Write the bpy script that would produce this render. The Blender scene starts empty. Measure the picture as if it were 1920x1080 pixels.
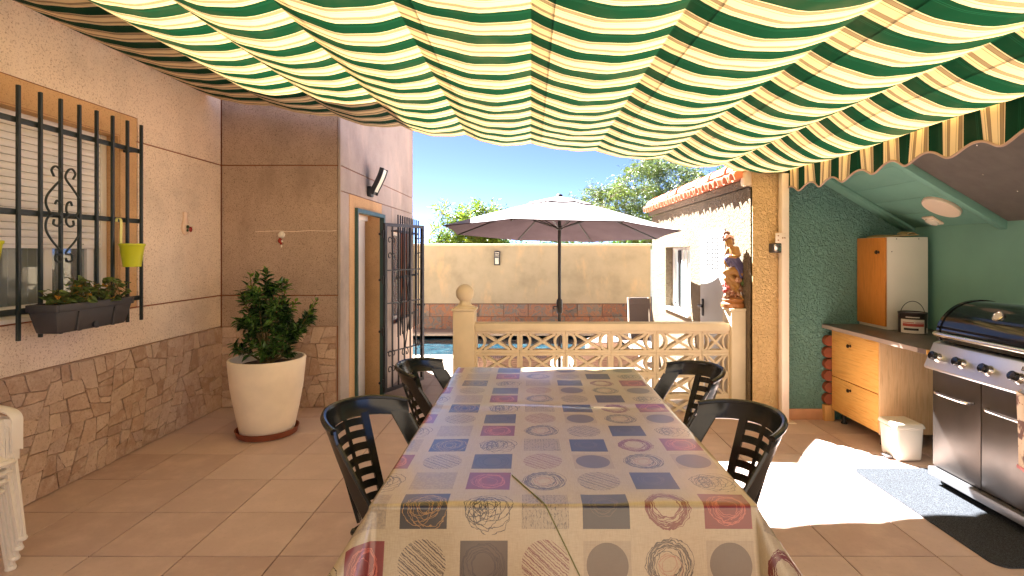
import bpy, bmesh, math, random
from mathutils import Vector, Matrix
R = math.radians
C = bpy.context.scene.collection
SC = bpy.context.scene

# ------------------------------------------------------------------ camera, sky, sun, exposure
cam_d = bpy.data.cameras.new('camera'); cam = bpy.data.objects.new('camera', cam_d); C.objects.link(cam)
cam.location = (0, 0, 1.55); cam.rotation_euler = (R(90), 0, 0)
cam_d.sensor_width = 36; cam_d.lens = 18.75
cam_d.shift_x = -35/1920; cam_d.shift_y = -67/1920
cam_d.clip_start = 0.05; cam_d.clip_end = 2000
SC.camera = cam
SC.view_settings.view_transform = 'Standard'; SC.view_settings.look = 'None'
SC.view_settings.exposure = 5.0; SC.view_settings.gamma = 1.0; SC.view_settings.use_curve_mapping = False
SUN = Vector((0.55, -0.80, -1.0)).normalized()          # travel direction of the sunlight
el = math.asin(-SUN.z); az = math.atan2(-SUN.x, -SUN.y)
w = bpy.data.worlds.new('World'); SC.world = w; w.use_nodes = True
wn = w.node_tree.nodes; wl = w.node_tree.links
sky = wn.new('ShaderNodeTexSky'); sky.sky_type = 'NISHITA'; sky.sun_disc = False
sky.sun_elevation = el; sky.sun_rotation = az; sky.air_density = 0.054; sky.dust_density = 0.03; sky.ozone_density = 2.5
bg = wn['Background']; wl.new(sky.outputs[0], bg.inputs[0]); bg.inputs[1].default_value = 0.05
sd = bpy.data.lights.new('sun', 'SUN'); so = bpy.data.objects.new('sun', sd); C.objects.link(so)
sd.energy = 2.0; sd.angle = R(0.5); sd.color = (1.0, 0.99, 0.97)
so.rotation_euler = SUN.to_track_quat('-Z', 'Y').to_euler(); so.location = (-6, 9, 12)
try:
    SC.cycles.use_denoising = True
    SC.cycles.max_bounces = 10; SC.cycles.diffuse_bounces = 6; SC.cycles.transmission_bounces = 8
    SC.cycles.sample_clamp_indirect = 6
except Exception: pass

# ------------------------------------------------------------------ node helpers
class V:
    """a node socket with arithmetic"""
    def __init__(s, nt, sock): s.nt, s.s = nt, sock
    def _m(s, op, *a):
        n = s.nt.nodes.new('ShaderNodeMath'); n.operation = op
        for i, x in enumerate((s,)+a):
            if isinstance(x, V): s.nt.links.new(x.s, n.inputs[i])
            else: n.inputs[i].default_value = x
        return V(s.nt, n.outputs[0])
    def __add__(s, o): return s._m('ADD', o)
    def __sub__(s, o): return s._m('SUBTRACT', o)
    def __mul__(s, o): return s._m('MULTIPLY', o)
    def __truediv__(s, o): return s._m('DIVIDE', o)
    def abs(s): return s._m('ABSOLUTE')
    def lt(s, o): return s._m('LESS_THAN', o)
    def gt(s, o): return s._m('GREATER_THAN', o)
    def max(s, o): return s._m('MAXIMUM', o)
    def min(s, o): return s._m('MINIMUM', o)
    def frac(s): return s._m('FRACT')
    def sqrt(s): return s._m('SQRT')
    def sstep(s, a, b):
        n = s.nt.nodes.new('ShaderNodeMapRange'); n.interpolation_type = 'SMOOTHSTEP'
        s.nt.links.new(s.s, n.inputs[0]); n.inputs[1].default_value = a; n.inputs[2].default_value = b
        return V(s.nt, n.outputs[0])

def lin(*c):
    return tuple(((x/255)/12.92 if x/255 <= .04045 else ((x/255+.055)/1.055)**2.4) for x in c)

class Mat:
    def __init__(s, name, rough=.6, spec=.5, metal=0):
        s.m = bpy.data.materials.new(name); s.m.use_nodes = True; s.nt = s.m.node_tree
        s.b = s.nt.nodes['Principled BSDF']
        s.b.inputs['Roughness'].default_value = rough; s.b.inputs['Metallic'].default_value = metal
        s.b.inputs['Specular IOR Level'].default_value = spec
        s.tc = s.nt.nodes.new('ShaderNodeTexCoord'); s.obj = s.tc.outputs['Object']; s.uv = s.tc.outputs['UV']
    def pieces(s):
        """object coordinates shifted by the piece's own place, so copies of one mesh differ"""
        i = s.nt.nodes.new('ShaderNodeObjectInfo'); n = s.nt.nodes.new('ShaderNodeVectorMath'); n.operation = 'ADD'
        s.nt.links.new(s.obj, n.inputs[0]); s.nt.links.new(i.outputs['Location'], n.inputs[1]); s.obj = n.outputs[0]; return s
    def link(s, a, b): s.nt.links.new(a.s if isinstance(a, V) else a, b)
    def vec(s, src=None, scale=(1, 1, 1), rot=(0, 0, 0), loc=(0, 0, 0)):
        n = s.nt.nodes.new('ShaderNodeMapping'); s.link(src or s.obj, n.inputs[0])
        n.inputs['Scale'].default_value = scale; n.inputs['Rotation'].default_value = rot; n.inputs['Location'].default_value = loc
        return n.outputs[0]
    def noise(s, scale, detail=3, rough=.55, src=None, dist=0, col=False):
        n = s.nt.nodes.new('ShaderNodeTexNoise'); s.link(src or s.obj, n.inputs['Vector'])
        n.inputs['Scale'].default_value = scale; n.inputs['Detail'].default_value = detail; n.inputs['Roughness'].default_value = rough
        n.inputs['Distortion'].default_value = dist
        return n.outputs['Color'] if col else V(s.nt, n.outputs['Fac'])
    def voro(s, scale, feature='F1', src=None):
        n = s.nt.nodes.new('ShaderNodeTexVoronoi'); n.feature = feature; s.link(src or s.obj, n.inputs['Vector'])
        n.inputs['Scale'].default_value = scale
        return V(s.nt, n.outputs['Distance'])
    def xyz(s, src=None):
        n = s.nt.nodes.new('ShaderNodeSeparateXYZ'); s.link(src or s.obj, n.inputs[0])
        return [V(s.nt, o) for o in n.outputs]
    def rnd(s):
        n = s.nt.nodes.new('ShaderNodeObjectInfo'); return V(s.nt, n.outputs['Random'])
    def ramp(s, fac, stops, interp='LINEAR'):
        n = s.nt.nodes.new('ShaderNodeValToRGB'); s.link(fac, n.inputs[0]); cr = n.color_ramp; cr.interpolation = interp
        while len(cr.elements) < len(stops): cr.elements.new(.5)
        for e, (p, c) in zip(cr.elements, stops): e.position = p; e.color = (*c, 1)
        return n.outputs[0]
    def mix(s, fac, a, b, mode='MIX'):
        n = s.nt.nodes.new('ShaderNodeMix'); n.data_type = 'RGBA'; n.blend_type = mode
        for v, i in ((fac, 0), (a, 6), (b, 7)):
            if isinstance(v, (V, bpy.types.NodeSocket)): s.link(v, n.inputs[i])
            elif isinstance(v, tuple): n.inputs[i].default_value = (*v, 1)
            else: n.inputs[i].default_value = v
        return n.outputs[2]
    def color(s, c):
        if isinstance(c, tuple): s.b.inputs['Base Color'].default_value = (*c, 1)
        else: s.link(c, s.b.inputs['Base Color'])
        return s
    def bump(s, h, strength=.3, dist=.01):
        n = s.nt.nodes.new('ShaderNodeBump'); s.link(h, n.inputs['Height'])
        n.inputs['Strength'].default_value = strength; n.inputs['Distance'].default_value = dist
        s.link(n.outputs[0], s.b.inputs['Normal']); return s
    def rough(s, v): s.link(v, s.b.inputs['Roughness']); return s

def simple(name, c, rough=.5, var=.12, scale=6, bump=0, bscale=60, metal=0, spec=.5, bdist=.003):
    m = Mat(name, rough, spec, metal)
    n = m.noise(scale, 4)
    m.color(m.ramp(n, [(.25, tuple(x*(1-var) for x in c)), (.75, tuple(min(1, x*(1+var)) for x in c))]))
    r2 = m.noise(scale*3.1, 3)
    m.rough(r2*.16 + (rough-.08))
    if bump: m.bump(m.noise(bscale, 3), bump, bdist)
    return m.m

M = {}
def plaster(name, c, dark, grain=78, bump=.6, stain=None, speck=.75, stain_amt=.5, pits=.06):
    m = Mat(name, .9, .2)
    big = m.noise(1.3, 5, .6); mid = m.noise(7, 4); fine = m.noise(grain, 2, .7)
    base = m.ramp(big, [(.3, tuple(x*.78 for x in c)), (.5, c), (.72, tuple(min(1, x*1.12) for x in c))])
    base = m.mix(mid.sstep(.5, .75)*.18, base, tuple(x*.8 for x in c))
    base = m.mix(fine.sstep(.53, .70)*speck, base, dark)
    fleck = m.noise(grain*1.7, 1); base = m.mix(fleck.sstep(.66, .74)*.75*speck, base, tuple(x*.45 for x in dark))
    if stain:
        x, y, z = m.xyz(); st = m.noise(2.6, 5, .65, src=m.vec(scale=(1, 1, .45)))
        base = m.mix((st.sstep(.5, .72))*stain_amt, base, stain)
    m.color(base); m.bump(fine*.6 + mid*.5 + fleck*.4, bump, .006)
    return m.m
M['plaster_left'] = plaster('plaster_left', lin(236, 216, 194), lin(172, 138, 108), stain=lin(242, 224, 206))
M['plaster_brown'] = plaster('plaster_brown', lin(182, 158, 138), lin(88, 68, 56), grain=110, speck=.8, stain=lin(146, 124, 108), stain_amt=.55)
M['plaster_side'] = plaster('plaster_side', lin(178, 164, 152), lin(150, 122, 100), speck=.25, stain=lin(214, 190, 170))
M['plaster_trim'] = plaster('plaster_trim', lin(214, 174, 128), lin(160, 114, 70), grain=110, speck=.5)
M['plaster_core'] = simple('plaster_core', lin(150, 88, 58), .9)
def rough_stucco(name, c, scale=22, bump=1.0, dist=.02, dark=None):
    m = Mat(name, .92, .15)
    v = m.noise(scale, 4, .62, dist=.9); v2 = m.noise(scale*2.7, 3, .6); big = m.noise(2, 4)
    col = m.ramp(big, [(.3, tuple(x*.88 for x in c)), (.7, tuple(min(1, x*1.06) for x in c))])
    if dark: col = m.mix(v2.sstep(.58, .78)*.45, col, dark)
    m.color(col); m.bump(v.sstep(.3, .72) + v2*.35, bump, dist)
    return m.m
M['stucco_cream'] = rough_stucco('stucco_cream', lin(138, 122, 100), 26)
M['stucco_orange'] = rough_stucco('stucco_orange', lin(242, 206, 150), 30)
M['stucco_green'] = rough_stucco('stucco_green', lin(116, 156, 144), 28, dark=lin(86, 118, 108))
M['smooth_green'] = simple('smooth_green', lin(112, 158, 142), .75, .07, 3, .15, 120)
M['ceiling_green'] = simple('ceiling_green', lin(116, 164, 148), .7, .06, 4, .1, 90)
M['brown_board'] = simple('brown_board', lin(100, 94, 88), .8, .14, 9, .25, 140)
M['wall_cream'] = plaster('wall_cream', lin(188, 172, 140), lin(184, 160, 120), grain=60, bump=.25, speck=.25, stain=lin(226, 190, 140))
M['coping'] = simple('coping', lin(226, 206, 176), .85, .12, 8, .3)
M['balustrade'] = simple('balustrade', lin(212, 196, 166), .8, .09, 5, .3, 90)
def stone_mat():
    m = Mat('dado_stone', .8, .3); r = m.rnd()
    c = m.ramp(r, [(0, lin(172, 142, 120)), (.3, lin(196, 166, 142)), (.55, lin(184, 158, 142)), (.8, lin(210, 184, 160)), (1, lin(164, 134, 114))])
    n = m.noise(16, 5, .65); n2 = m.noise(60, 4, .6)
    c = m.mix(n.sstep(.42, .7)*.55, c, lin(214, 190, 168)); c = m.mix(n2.sstep(.52, .72)*.4, c, lin(128, 98, 78))
    m.color(c); m.bump(n*1.0+n2*.5, .8, .016); return m.m
M['stone'] = stone_mat()
M['mortar'] = simple('mortar', lin(176, 148, 126), .95, .15, 20, .4)
def tile_mat(name, a, b):
    m = Mat(name, .42, .4).pieces(); r = m.rnd(); n = m.noise(5, 5, .6); n2 = m.noise(55, 3)
    x = m.mix(r, a, b); x = m.mix(n.sstep(.4, .72)*.5, x, tuple(min(1, q*1.16) for q in b)); x = m.mix(n2.sstep(.55, .75)*.22, x, tuple(q*.72 for q in a))
    m.color(x); m.rough(n*.25 + .34); m.bump(n2*.7+n*.5, .12, .004); return m.m
M['floor_tile'] = tile_mat('floor_tile', lin(184, 157, 146), lin(206, 183, 171))
M['deck_tile'] = tile_mat('deck_tile', lin(150, 129, 113), lin(162, 141, 125))
M['grout'] = simple('grout', lin(122, 90, 70), .95, .12, 30)
M['skirting'] = simple('skirting', lin(196, 146, 108), .5, .12, 8)
M['ground'] = simple('ground', lin(150, 130, 100), .95, .2, .6, .4, 20)
def slate():
    m = Mat('slate', .55, .5).pieces(); r = m.rnd()
    n = m.noise(5.5, 6, .68, dist=1.6); n2 = m.noise(13, 5, .6, dist=.8)
    c = m.ramp(n, [(.34, lin(70, 68, 66)), (.44, lin(132, 124, 110)), (.5, lin(150, 104, 72)), (.56, lin(198, 116, 62)), (.66, lin(88, 68, 60))])
    c2 = m.ramp(r, [(0, lin(66, 68, 68)), (.2, lin(160, 112, 76)), (.4, lin(118, 122, 116)), (.6, lin(178, 110, 64)), (.8, lin(150, 140, 118)), (1, lin(78, 62, 54))])
    c = m.mix(.42, c, c2); c = m.mix(n2.sstep(.56, .74)*.5, c, lin(206, 150, 80))
    m.color(c); m.bump(n+n2*.4, .5, .01); return m.m
M['slate'] = slate()
def wood(name, a, b, scale=1, axis=2):
    m = Mat(name, .42, .4)
    sc = [14, 14, 14]; sc[axis] = 1.1
    n = m.noise(3.2*scale, 5, .6, src=m.vec(scale=tuple(sc)), dist=.6); n2 = m.noise(2, 3)
    sc2 = [160, 160, 160]; sc2[axis] = 4
    f = m.noise(1, 2, src=m.vec(scale=tuple(sc2)))
    c = m.ramp(n, [(.3, a), (.52, b), (.7, tuple(x*.86 for x in a))]); c = m.mix(f.sstep(.55, .75)*.3, c, tuple(x*.55 for x in a))
    m.color(c); m.rough(n2*.2+.34); m.bump(f, .08, .002); return m.m
M['wood_orange'] = wood('wood_orange', lin(218, 156, 74), lin(232, 180, 102), axis=1)
M['wood_door'] = wood('wood_door', lin(184, 112, 40), lin(202, 130, 56), axis=2)
M['wood_panel'] = wood('wood_panel', lin(212, 170, 124), lin(224, 188, 144), axis=2)
M['wood_light'] = wood('wood_light', lin(190, 140, 80), lin(210, 160, 96), axis=2)
M['laminate'] = simple('laminate', lin(96, 84, 80), .35, .3, 60)
M['white_melamine'] = simple('white_melamine', lin(222, 216, 202), .5, .05, 3)
M['white_plastic'] = simple('white_plastic', lin(232, 224, 210), .38, .04, 4)
M['white_pvc'] = simple('white_pvc', lin(232, 228, 222), .35, .03, 3)
M['white_paint'] = simple('white_paint', lin(236, 232, 224), .45, .03, 3)
M['post_white'] = simple('post_white', lin(236, 220, 200), .45, .05, 6)
M['cream_pot'] = simple('cream_pot', lin(240, 226, 204), .7, .10, 4, .2, 60)
M['soil'] = simple('soil', lin(62, 44, 32), .95, .3, 30, .6, 40)
M['terracotta'] = simple('terracotta', lin(130, 68, 42), .8, .14, 12, .25)
M['roof_tile'] = simple('roof_tile', lin(214, 134, 104), .85, .2, 7, .3)
M['iron'] = simple('iron', lin(34, 44, 44), .5, .2, 14, .1, 120)
M['iron_black'] = simple('iron_black', lin(38, 38, 42), .45, .2, 14, .1, 120)
M['green_frame'] = simple('green_frame', lin(52, 84, 78), .45, .1, 8)
M['black_plastic'] = simple('black_plastic', (.012, .013, .012), .22, .2, 5, 0)
M['planter_grey'] = simple('planter_grey', lin(62, 60, 62), .55, .1, 10, .1, 100)
M['lime'] = simple('lime', lin(196, 200, 30), .4, .06, 6)
M['lime_pale'] = simple('lime_pale', lin(222, 222, 130), .4, .06, 6)
M['shutter'] = simple('shutter', lin(238, 234, 230), .5, .05, 4)
M['umbrella_cloth'] = None
M['pole_dark'] = simple('pole_dark', lin(52, 48, 48), .4, .1, 5)
M['enamel_black'] = simple('enamel_black', (.008, .008, .009), .1, .1, 3)
M['steel'] = None
M['dark_steel'] = simple('dark_steel', lin(88, 82, 78), .35, .15, 3, metal=.85)
M['chrome'] = simple('chrome', (.72, .69, .64), .18, .05, 3, metal=1)
ms_ = Mat('steel', .34, .5, 1); ms_.color((.70, .72, .76)); ms_.bump(ms_.noise(1, 2, src=ms_.vec(scale=(300, 3, 300))), .03, .001); M['steel'] = ms_.m
M['grey_plinth'] = simple('grey_plinth', lin(120, 120, 124), .4, .1, 4, metal=.4)
M['rubber'] = simple('rubber', (.015, .015, .016), .6)
M['cardboard'] = simple('cardboard', lin(190, 160, 112), .85)
M['lamp_white'] = simple('lamp_white', lin(244, 222, 200), .4, .02)
M['lens'] = simple('lens', lin(222, 222, 200), .3, .03)
M['lilac_wall'] = simple('lilac_wall', lin(170, 190, 214), .8)
M['dark_blue'] = simple('dark_blue', lin(84, 110, 124), .8)
M['slate_grey'] = simple('slate_grey', lin(84, 88, 104), .8)
M['dark_room'] = simple('dark_room', lin(40, 34, 30), .9)
M['curtain'] = simple('curtain', lin(170, 165, 160), .9)
M['flesh'] = simple('flesh', lin(150, 108, 54), .45, .14, 20)
M['statue_base'] = simple('statue_base', lin(160, 104, 58), .5, .2, 30)
M['statue_rock'] = None
M['drape'] = simple('drape', lin(82, 76, 112), .5, .2, 25)
M['statue_hair'] = simple('statue_hair', lin(112, 70, 48), .5, .25, 60)
M['statue_flower'] = simple('statue_flower', lin(220, 170, 150), .5, .2, 60)
M['rose'] = simple('rose', lin(176, 70, 62), .5, .3, 60)
M['statue_leaf'] = simple('statue_leaf', lin(72, 90, 44), .5, .3, 60)
M['ceramic'] = simple('ceramic', lin(226, 196, 172), .25, .06)
M['ceramic_white'] = simple('ceramic_white', lin(236, 226, 210), .25, .06)
M['ceramic_red'] = simple('ceramic_red', lin(150, 40, 26), .25, .1)
M['ceramic_green'] = simple('ceramic_green', lin(40, 58, 30), .25, .1)
M['bark'] = simple('bark', lin(112, 86, 70), .9, .25, 9, .4, 30)
M['stem'] = simple('stem', lin(104, 90, 50), .8, .2, 20)
M['wicker'] = None
M['cushion'] = simple('cushion', lin(172, 146, 130), .85, .1, 12, .3, 60)
M['sling'] = simple('sling', lin(76, 66, 64), .8, .1, 60, .2, 220)
M['label_dark'] = simple('label_dark', lin(48, 36, 36), .35)
M['label_white'] = simple('label_white', lin(214, 204, 192), .4)
M['label_red'] = simple('label_red', lin(178, 70, 62), .4)
M['brass'] = simple('brass', lin(170, 120, 60), .35, metal=.9)
M['knob_dark'] = simple('knob_dark', lin(60, 44, 30), .35, metal=.7)
def leafmat(name, a, b, trans=.35, rough=.4):
    m = Mat(name, rough, .4)
    n = m.noise(9, 3); r = m.rnd(); g = m.nt.nodes.new('ShaderNodeNewGeometry')
    f = (V(m.nt, g.outputs['Random Per Island'])*.6 + n*.25 + r*.25)
    c = m.ramp(f, [(.2, a), (.85, b)]); m.color(c)
    t = m.nt.nodes.new('ShaderNodeBsdfTranslucent'); m.link(c, t.inputs[0])
    mx = m.nt.nodes.new('ShaderNodeMixShader'); mx.inputs[0].default_value = trans
    m.link(m.b.outputs[0], mx.inputs[1]); m.link(t.outputs[0], mx.inputs[2])
    m.link(mx.outputs[0], m.nt.nodes['Material Output'].inputs[0]); return m.m
M['leaf_tree'] = leafmat('leaf_tree', lin(52, 74, 36), lin(118, 136, 66))
M['leaf_bright'] = leafmat('leaf_bright', lin(54, 88, 34), lin(108, 142, 54))
M['leaf_shrub'] = leafmat('leaf_shrub', lin(62, 96, 36), lin(140, 158, 50), .45)
M['leaf_dark'] = leafmat('leaf_dark', lin(30, 56, 26), lin(86, 122, 54), .2, .3)
M['leaf_young'] = leafmat('leaf_young', lin(84, 124, 40), lin(128, 164, 60), .35, .35)
M['leaf_geranium'] = leafmat('leaf_geranium', lin(44, 64, 30), lin(104, 122, 60), .3, .5)
M['leaf_dry'] = leafmat('leaf_dry', lin(160, 84, 30), lin(206, 150, 50), .3, .6)
def wicker():
    m = Mat('wicker', .7, .3); x, y, z = m.xyz()
    wv = ((x*38).frac()-.5).abs()+((y*38).frac()-.5).abs()
    m.color(m.mix(wv.sstep(.3, .8), lin(96, 82, 90), lin(158, 144, 150))); m.bump(wv, .6, .006); return m.m
M['wicker'] = wicker()
def rock():
    m = Mat('statue_rock', .5); n = m.noise(45, 3); n2 = m.noise(25, 2)
    c = m.ramp(n, [(.3, lin(84, 50, 34)), (.48, lin(150, 92, 60)), (.6, lin(190, 156, 130)), (.7, lin(104, 46, 38))])
    m.color(c); m.bump(n, .5, .01); return m.m
M['statue_rock'] = rock()
def matfloor():
    m = Mat('door_mat', .95, .1); n = m.noise(210, 2, .8); n2 = m.noise(3, 3)
    m.color(m.mix(n.sstep(.35, .7), lin(42, 44, 48), lin(84, 88, 94))); m.bump(n, .7, .004); return m.m
M['mat'] = matfloor()
def towel():
    m = Mat('towel', .95, .1); n = m.noise(14, 2, .5, dist=.6); n2 = m.noise(30, 2)
    c = m.mix(n.sstep(.52, .6), lin(222, 202, 180), lin(124, 100, 96)); c = m.mix(n2.sstep(.62, .68), c, lin(150, 80, 60))
    m.color(c); return m.m
M['towel'] = towel()
def water():
    m = Mat('pool_water', .04, .5); n = m.noise(5, 4, .6, dist=.5); n2 = m.noise(18, 3)
    m.color(m.ramp(n, [(.35, lin(12, 40, 52)), (.6, lin(26, 62, 74)), (.75, lin(84, 120, 128))])); m.bump(n+n2*.4, .55, .05); return m.m
M['water'] = water()
def glass():
    m = Mat('window_glass', .02, .6); m.color((.8, .86, .86)); m.b.inputs['Transmission Weight'].default_value = .85
    m.b.inputs['IOR'].default_value = 1.45; return m.m
M['glass'] = glass()
def glassf():
    m = Mat('frosted_glass', .3, .5); m.color(lin(206, 222, 222)); return m.m
M['glass_pale'] = glassf()

def cloth_stripe():
    m = Mat('awning_cloth', .9, .1); x, y, z = m.xyz()
    f = (y*(1/.255)+.022/.255+8).frac()
    wob = m.noise(3, 2)
    G = lin(17, 62, 42); Y = lin(244, 222, 176); T = lin(166, 144, 114); K = lin(234, 212, 174); D = lin(108, 92, 70)
    st = [(0, G), (.415, K), (.445, D), (.454, T), (.535, D), (.544, Y), (.595, T), (.607, Y), (.72, Y), (.775, D), (.784, T), (.862, D), (.871, Y), (.912, T), (.922, Y), (.972, K)]
    c = m.ramp(f, st, 'CONSTANT')
    ln = ((f-.09).abs().lt(.006)).max((f-.125).abs().lt(.005)); c = m.mix(ln*.35, c, lin(40, 110, 84))
    n = m.noise(2.2, 4, .6); c = m.mix(n.sstep(.45, .8)*.15, c, tuple(q*.7 for q in T))
    wv = m.noise(420, 1)
    m.color(c); m.bump(wv + m.noise(9, 3)*3.0, .12, .004)
    t = m.nt.nodes.new('ShaderNodeBsdfTranslucent'); sat = m.mix(1.0, c, (.69, .59, .385), 'MULTIPLY'); m.link(sat, t.inputs[0])
    mx = m.nt.nodes.new('ShaderNodeMixShader'); mx.inputs[0].default_value = .275
    m.link(m.b.outputs[0], mx.inputs[1]); m.link(t.outputs[0], mx.inputs[2])
    m.link(mx.outputs[0], m.nt.nodes['Material Output'].inputs[0]); return m.m
M['awning'] = cloth_stripe()
def pocket():
    m = Mat('pocket_tape', .9, .1); m.color((.85, .84, .8)); t = m.nt.nodes.new('ShaderNodeBsdfTranslucent'); t.inputs[0].default_value = (.9, .88, .84, 1)
    mx = m.nt.nodes.new('ShaderNodeMixShader'); mx.inputs[0].default_value = .84
    m.link(m.b.outputs[0], mx.inputs[1]); m.link(t.outputs[0], mx.inputs[2])
    m.link(mx.outputs[0], m.nt.nodes['Material Output'].inputs[0]); return m.m
M['pocket'] = pocket()
def umb(nm, ca, cb):
    m = Mat(nm, .9, .1); n = m.noise(3, 4); c = m.ramp(n, [(.3, ca), (.7, cb)])
    m.color(c); m.bump(m.noise(300, 1), .1, .002)
    t = m.nt.nodes.new('ShaderNodeBsdfTranslucent'); m.link(c, t.inputs[0])
    mx = m.nt.nodes.new('ShaderNodeMixShader'); mx.inputs[0].default_value = .05
    m.link(m.b.outputs[0], mx.inputs[1]); m.link(t.outputs[0], mx.inputs[2])
    m.link(mx.outputs[0], m.nt.nodes['Material Output'].inputs[0]); return m.m
M['umbrella_cloth'] = umb('umbrella_cloth', lin(176, 168, 170), lin(190, 182, 182)); M['umbrella_shade_cloth'] = umb('umbrella_shade_cloth', lin(88, 76, 82), lin(100, 88, 94))  # second one: canopy cloth darkened, its underside's shade put into the colour

# printed vinyl tablecloth: one material per printed motif, uv = metres from the motif's centre
def vinyl(kind, seed=0):
    rs = random.Random(seed+77)
    m = Mat('vinyl_'+kind, .34, .25); u, v, _ = m.xyz(m.uv)
    lin_a, lin_b = lin(186, 168, 132), lin(168, 148, 112)
    wx = m.noise(1, 2, src=m.vec(scale=(40, 900, 900))); wy = m.noise(1, 2, src=m.vec(scale=(900, 40, 40)))
    c = m.mix((wx*.5+wy*.5).sstep(.35, .65), lin_a, lin_b)
    big = m.noise(3, 3)
    ink = lin(44, 34, 30); red = lin(118, 10, 9)
    rough_n = m.noise(120, 2)
    sq = (u.abs().lt(.073)).min(v.abs().lt(.069))
    rad = (u*u + v*v).sqrt()
    def rings(n, r0, dr, off, w=.0011):
        out = None
        wob = m.noise(14, 2, src=m.vec(m.uv, scale=(3, 3, 3), loc=(rs.random()*9, rs.random()*9, 0)))
        for i in range(n):
            cx, cy = rs.uniform(-off, off), rs.uniform(-off, off); r = r0+rs.uniform(-dr, dr); a = 1+rs.uniform(-.12, .12)
            uu = u-cx; vv = (v-cy)*a
            d = (((uu*uu+vv*vv).sqrt()+wob*.02-.01)-r).abs().lt(w)
            out = d if out is None else out.max(d)
        return out
    def hatch():
        rx = u*.64+v*.77; n = m.noise(1, 3, src=m.vec(m.uv, scale=(26, 26, 1), rot=(0, 0, .88)))
        a = rs.uniform(0, 1)
        wob = m.noise(9, 2, src=m.vec(m.uv, scale=(6, 6, 1)))
        s1 = (((rx+wob*.006)*135+a).frac()-.5).abs().lt(.15); s2 = ((rx*57+wob*.6).frac()-.5).abs().lt(.085)
        g = m.noise(60, 2, src=m.vec(m.uv, scale=(4, 4, 1))).gt(.4)
        return (s1.min(g)).max(s2).min(rad.lt(.073))
    if kind == 'dark':
        c = m.mix(sq*.96, c, lin(38, 31, 30)); c = m.mix(sq*rings(4, .045, .015, .012)*.35, c, lin(120, 96, 70))
    elif kind == 'dark_gold':
        c = m.mix(sq*.97, c, lin(30, 24, 24)); c = m.mix(sq*rings(9, .042, .016, .02, .0009)*.8, c, lin(170, 128, 70))
    elif kind == 'dark_circle':
        c = m.mix(sq*.93, c, lin(48, 37, 28)); c = m.mix(sq*rings(8, .05, .016, .008)*.8, c, lin(26, 20, 18))
    elif kind == 'redsq':
        c = m.mix(sq*.95, c, red); c = m.mix(sq*rings(8, .05, .014, .01, .0009)*.7, c, lin(206, 110, 84))
    elif kind == 'greysq':
        c = m.mix(sq*(rough_n.sstep(.3, .7)*.35+.2), c, lin(96, 84, 76))
    elif kind == 'scratch':
        s = ((u*90+m.noise(20, 2, src=m.vec(m.uv, scale=(12, 3, 1)))*3).frac()).lt(.32)
        c = m.mix(sq*.3, c, lin(110, 94, 80)); c = m.mix(sq*s*rough_n.sstep(.35, .6)*.7, c, ink)
    elif kind == 'greycircle':
        c = m.mix(sq*.28, c, lin(110, 92, 72)); c = m.mix(rad.lt(.064)*.8, c, lin(70, 56, 40))
    elif kind == 'hatch': c = m.mix(hatch()*.85, c, lin(40, 26, 22))
    elif kind == 'redhatch': c = m.mix(hatch()*.85, c, lin(104, 24, 18))
    elif kind == 'ring': c = m.mix(rings(14, .058, .013, .01)*.85, c, lin(34, 28, 20)); c = m.mix(rings(3, .026, .008, .01, .0008)*.7, c, lin(150, 60, 40))
    elif kind == 'redring': c = m.mix(rings(14, .056, .011, .009, .0013)*.9, c, lin(104, 10, 8))
    elif kind == 'scribble':
        c = m.mix(rings(11, .040, .02, .03)*.95, c, lin(24, 18, 16)); c = m.mix(rings(7, .024, .012, .036)*.9, c, lin(24, 18, 16))
    m.color(c); m.rough(big*.16+.26)
    m.b.inputs['Coat Weight'].default_value = 1; m.b.inputs['Coat IOR'].default_value = 1.62; m.link(big*.10+.17, m.b.inputs['Coat Roughness'])
    m.bump(wx*.5+wy*.5+m.noise(5, 3)*2.0, .06, .003)
    return m.m
KINDS = ['dark', 'dark_gold', 'dark_circle', 'redsq', 'greysq', 'scratch', 'greycircle', 'hatch', 'redhatch', 'ring', 'redring', 'scribble', 'plain']
VINYL = [vinyl(k, i) for i, k in enumerate(KINDS)]
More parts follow.
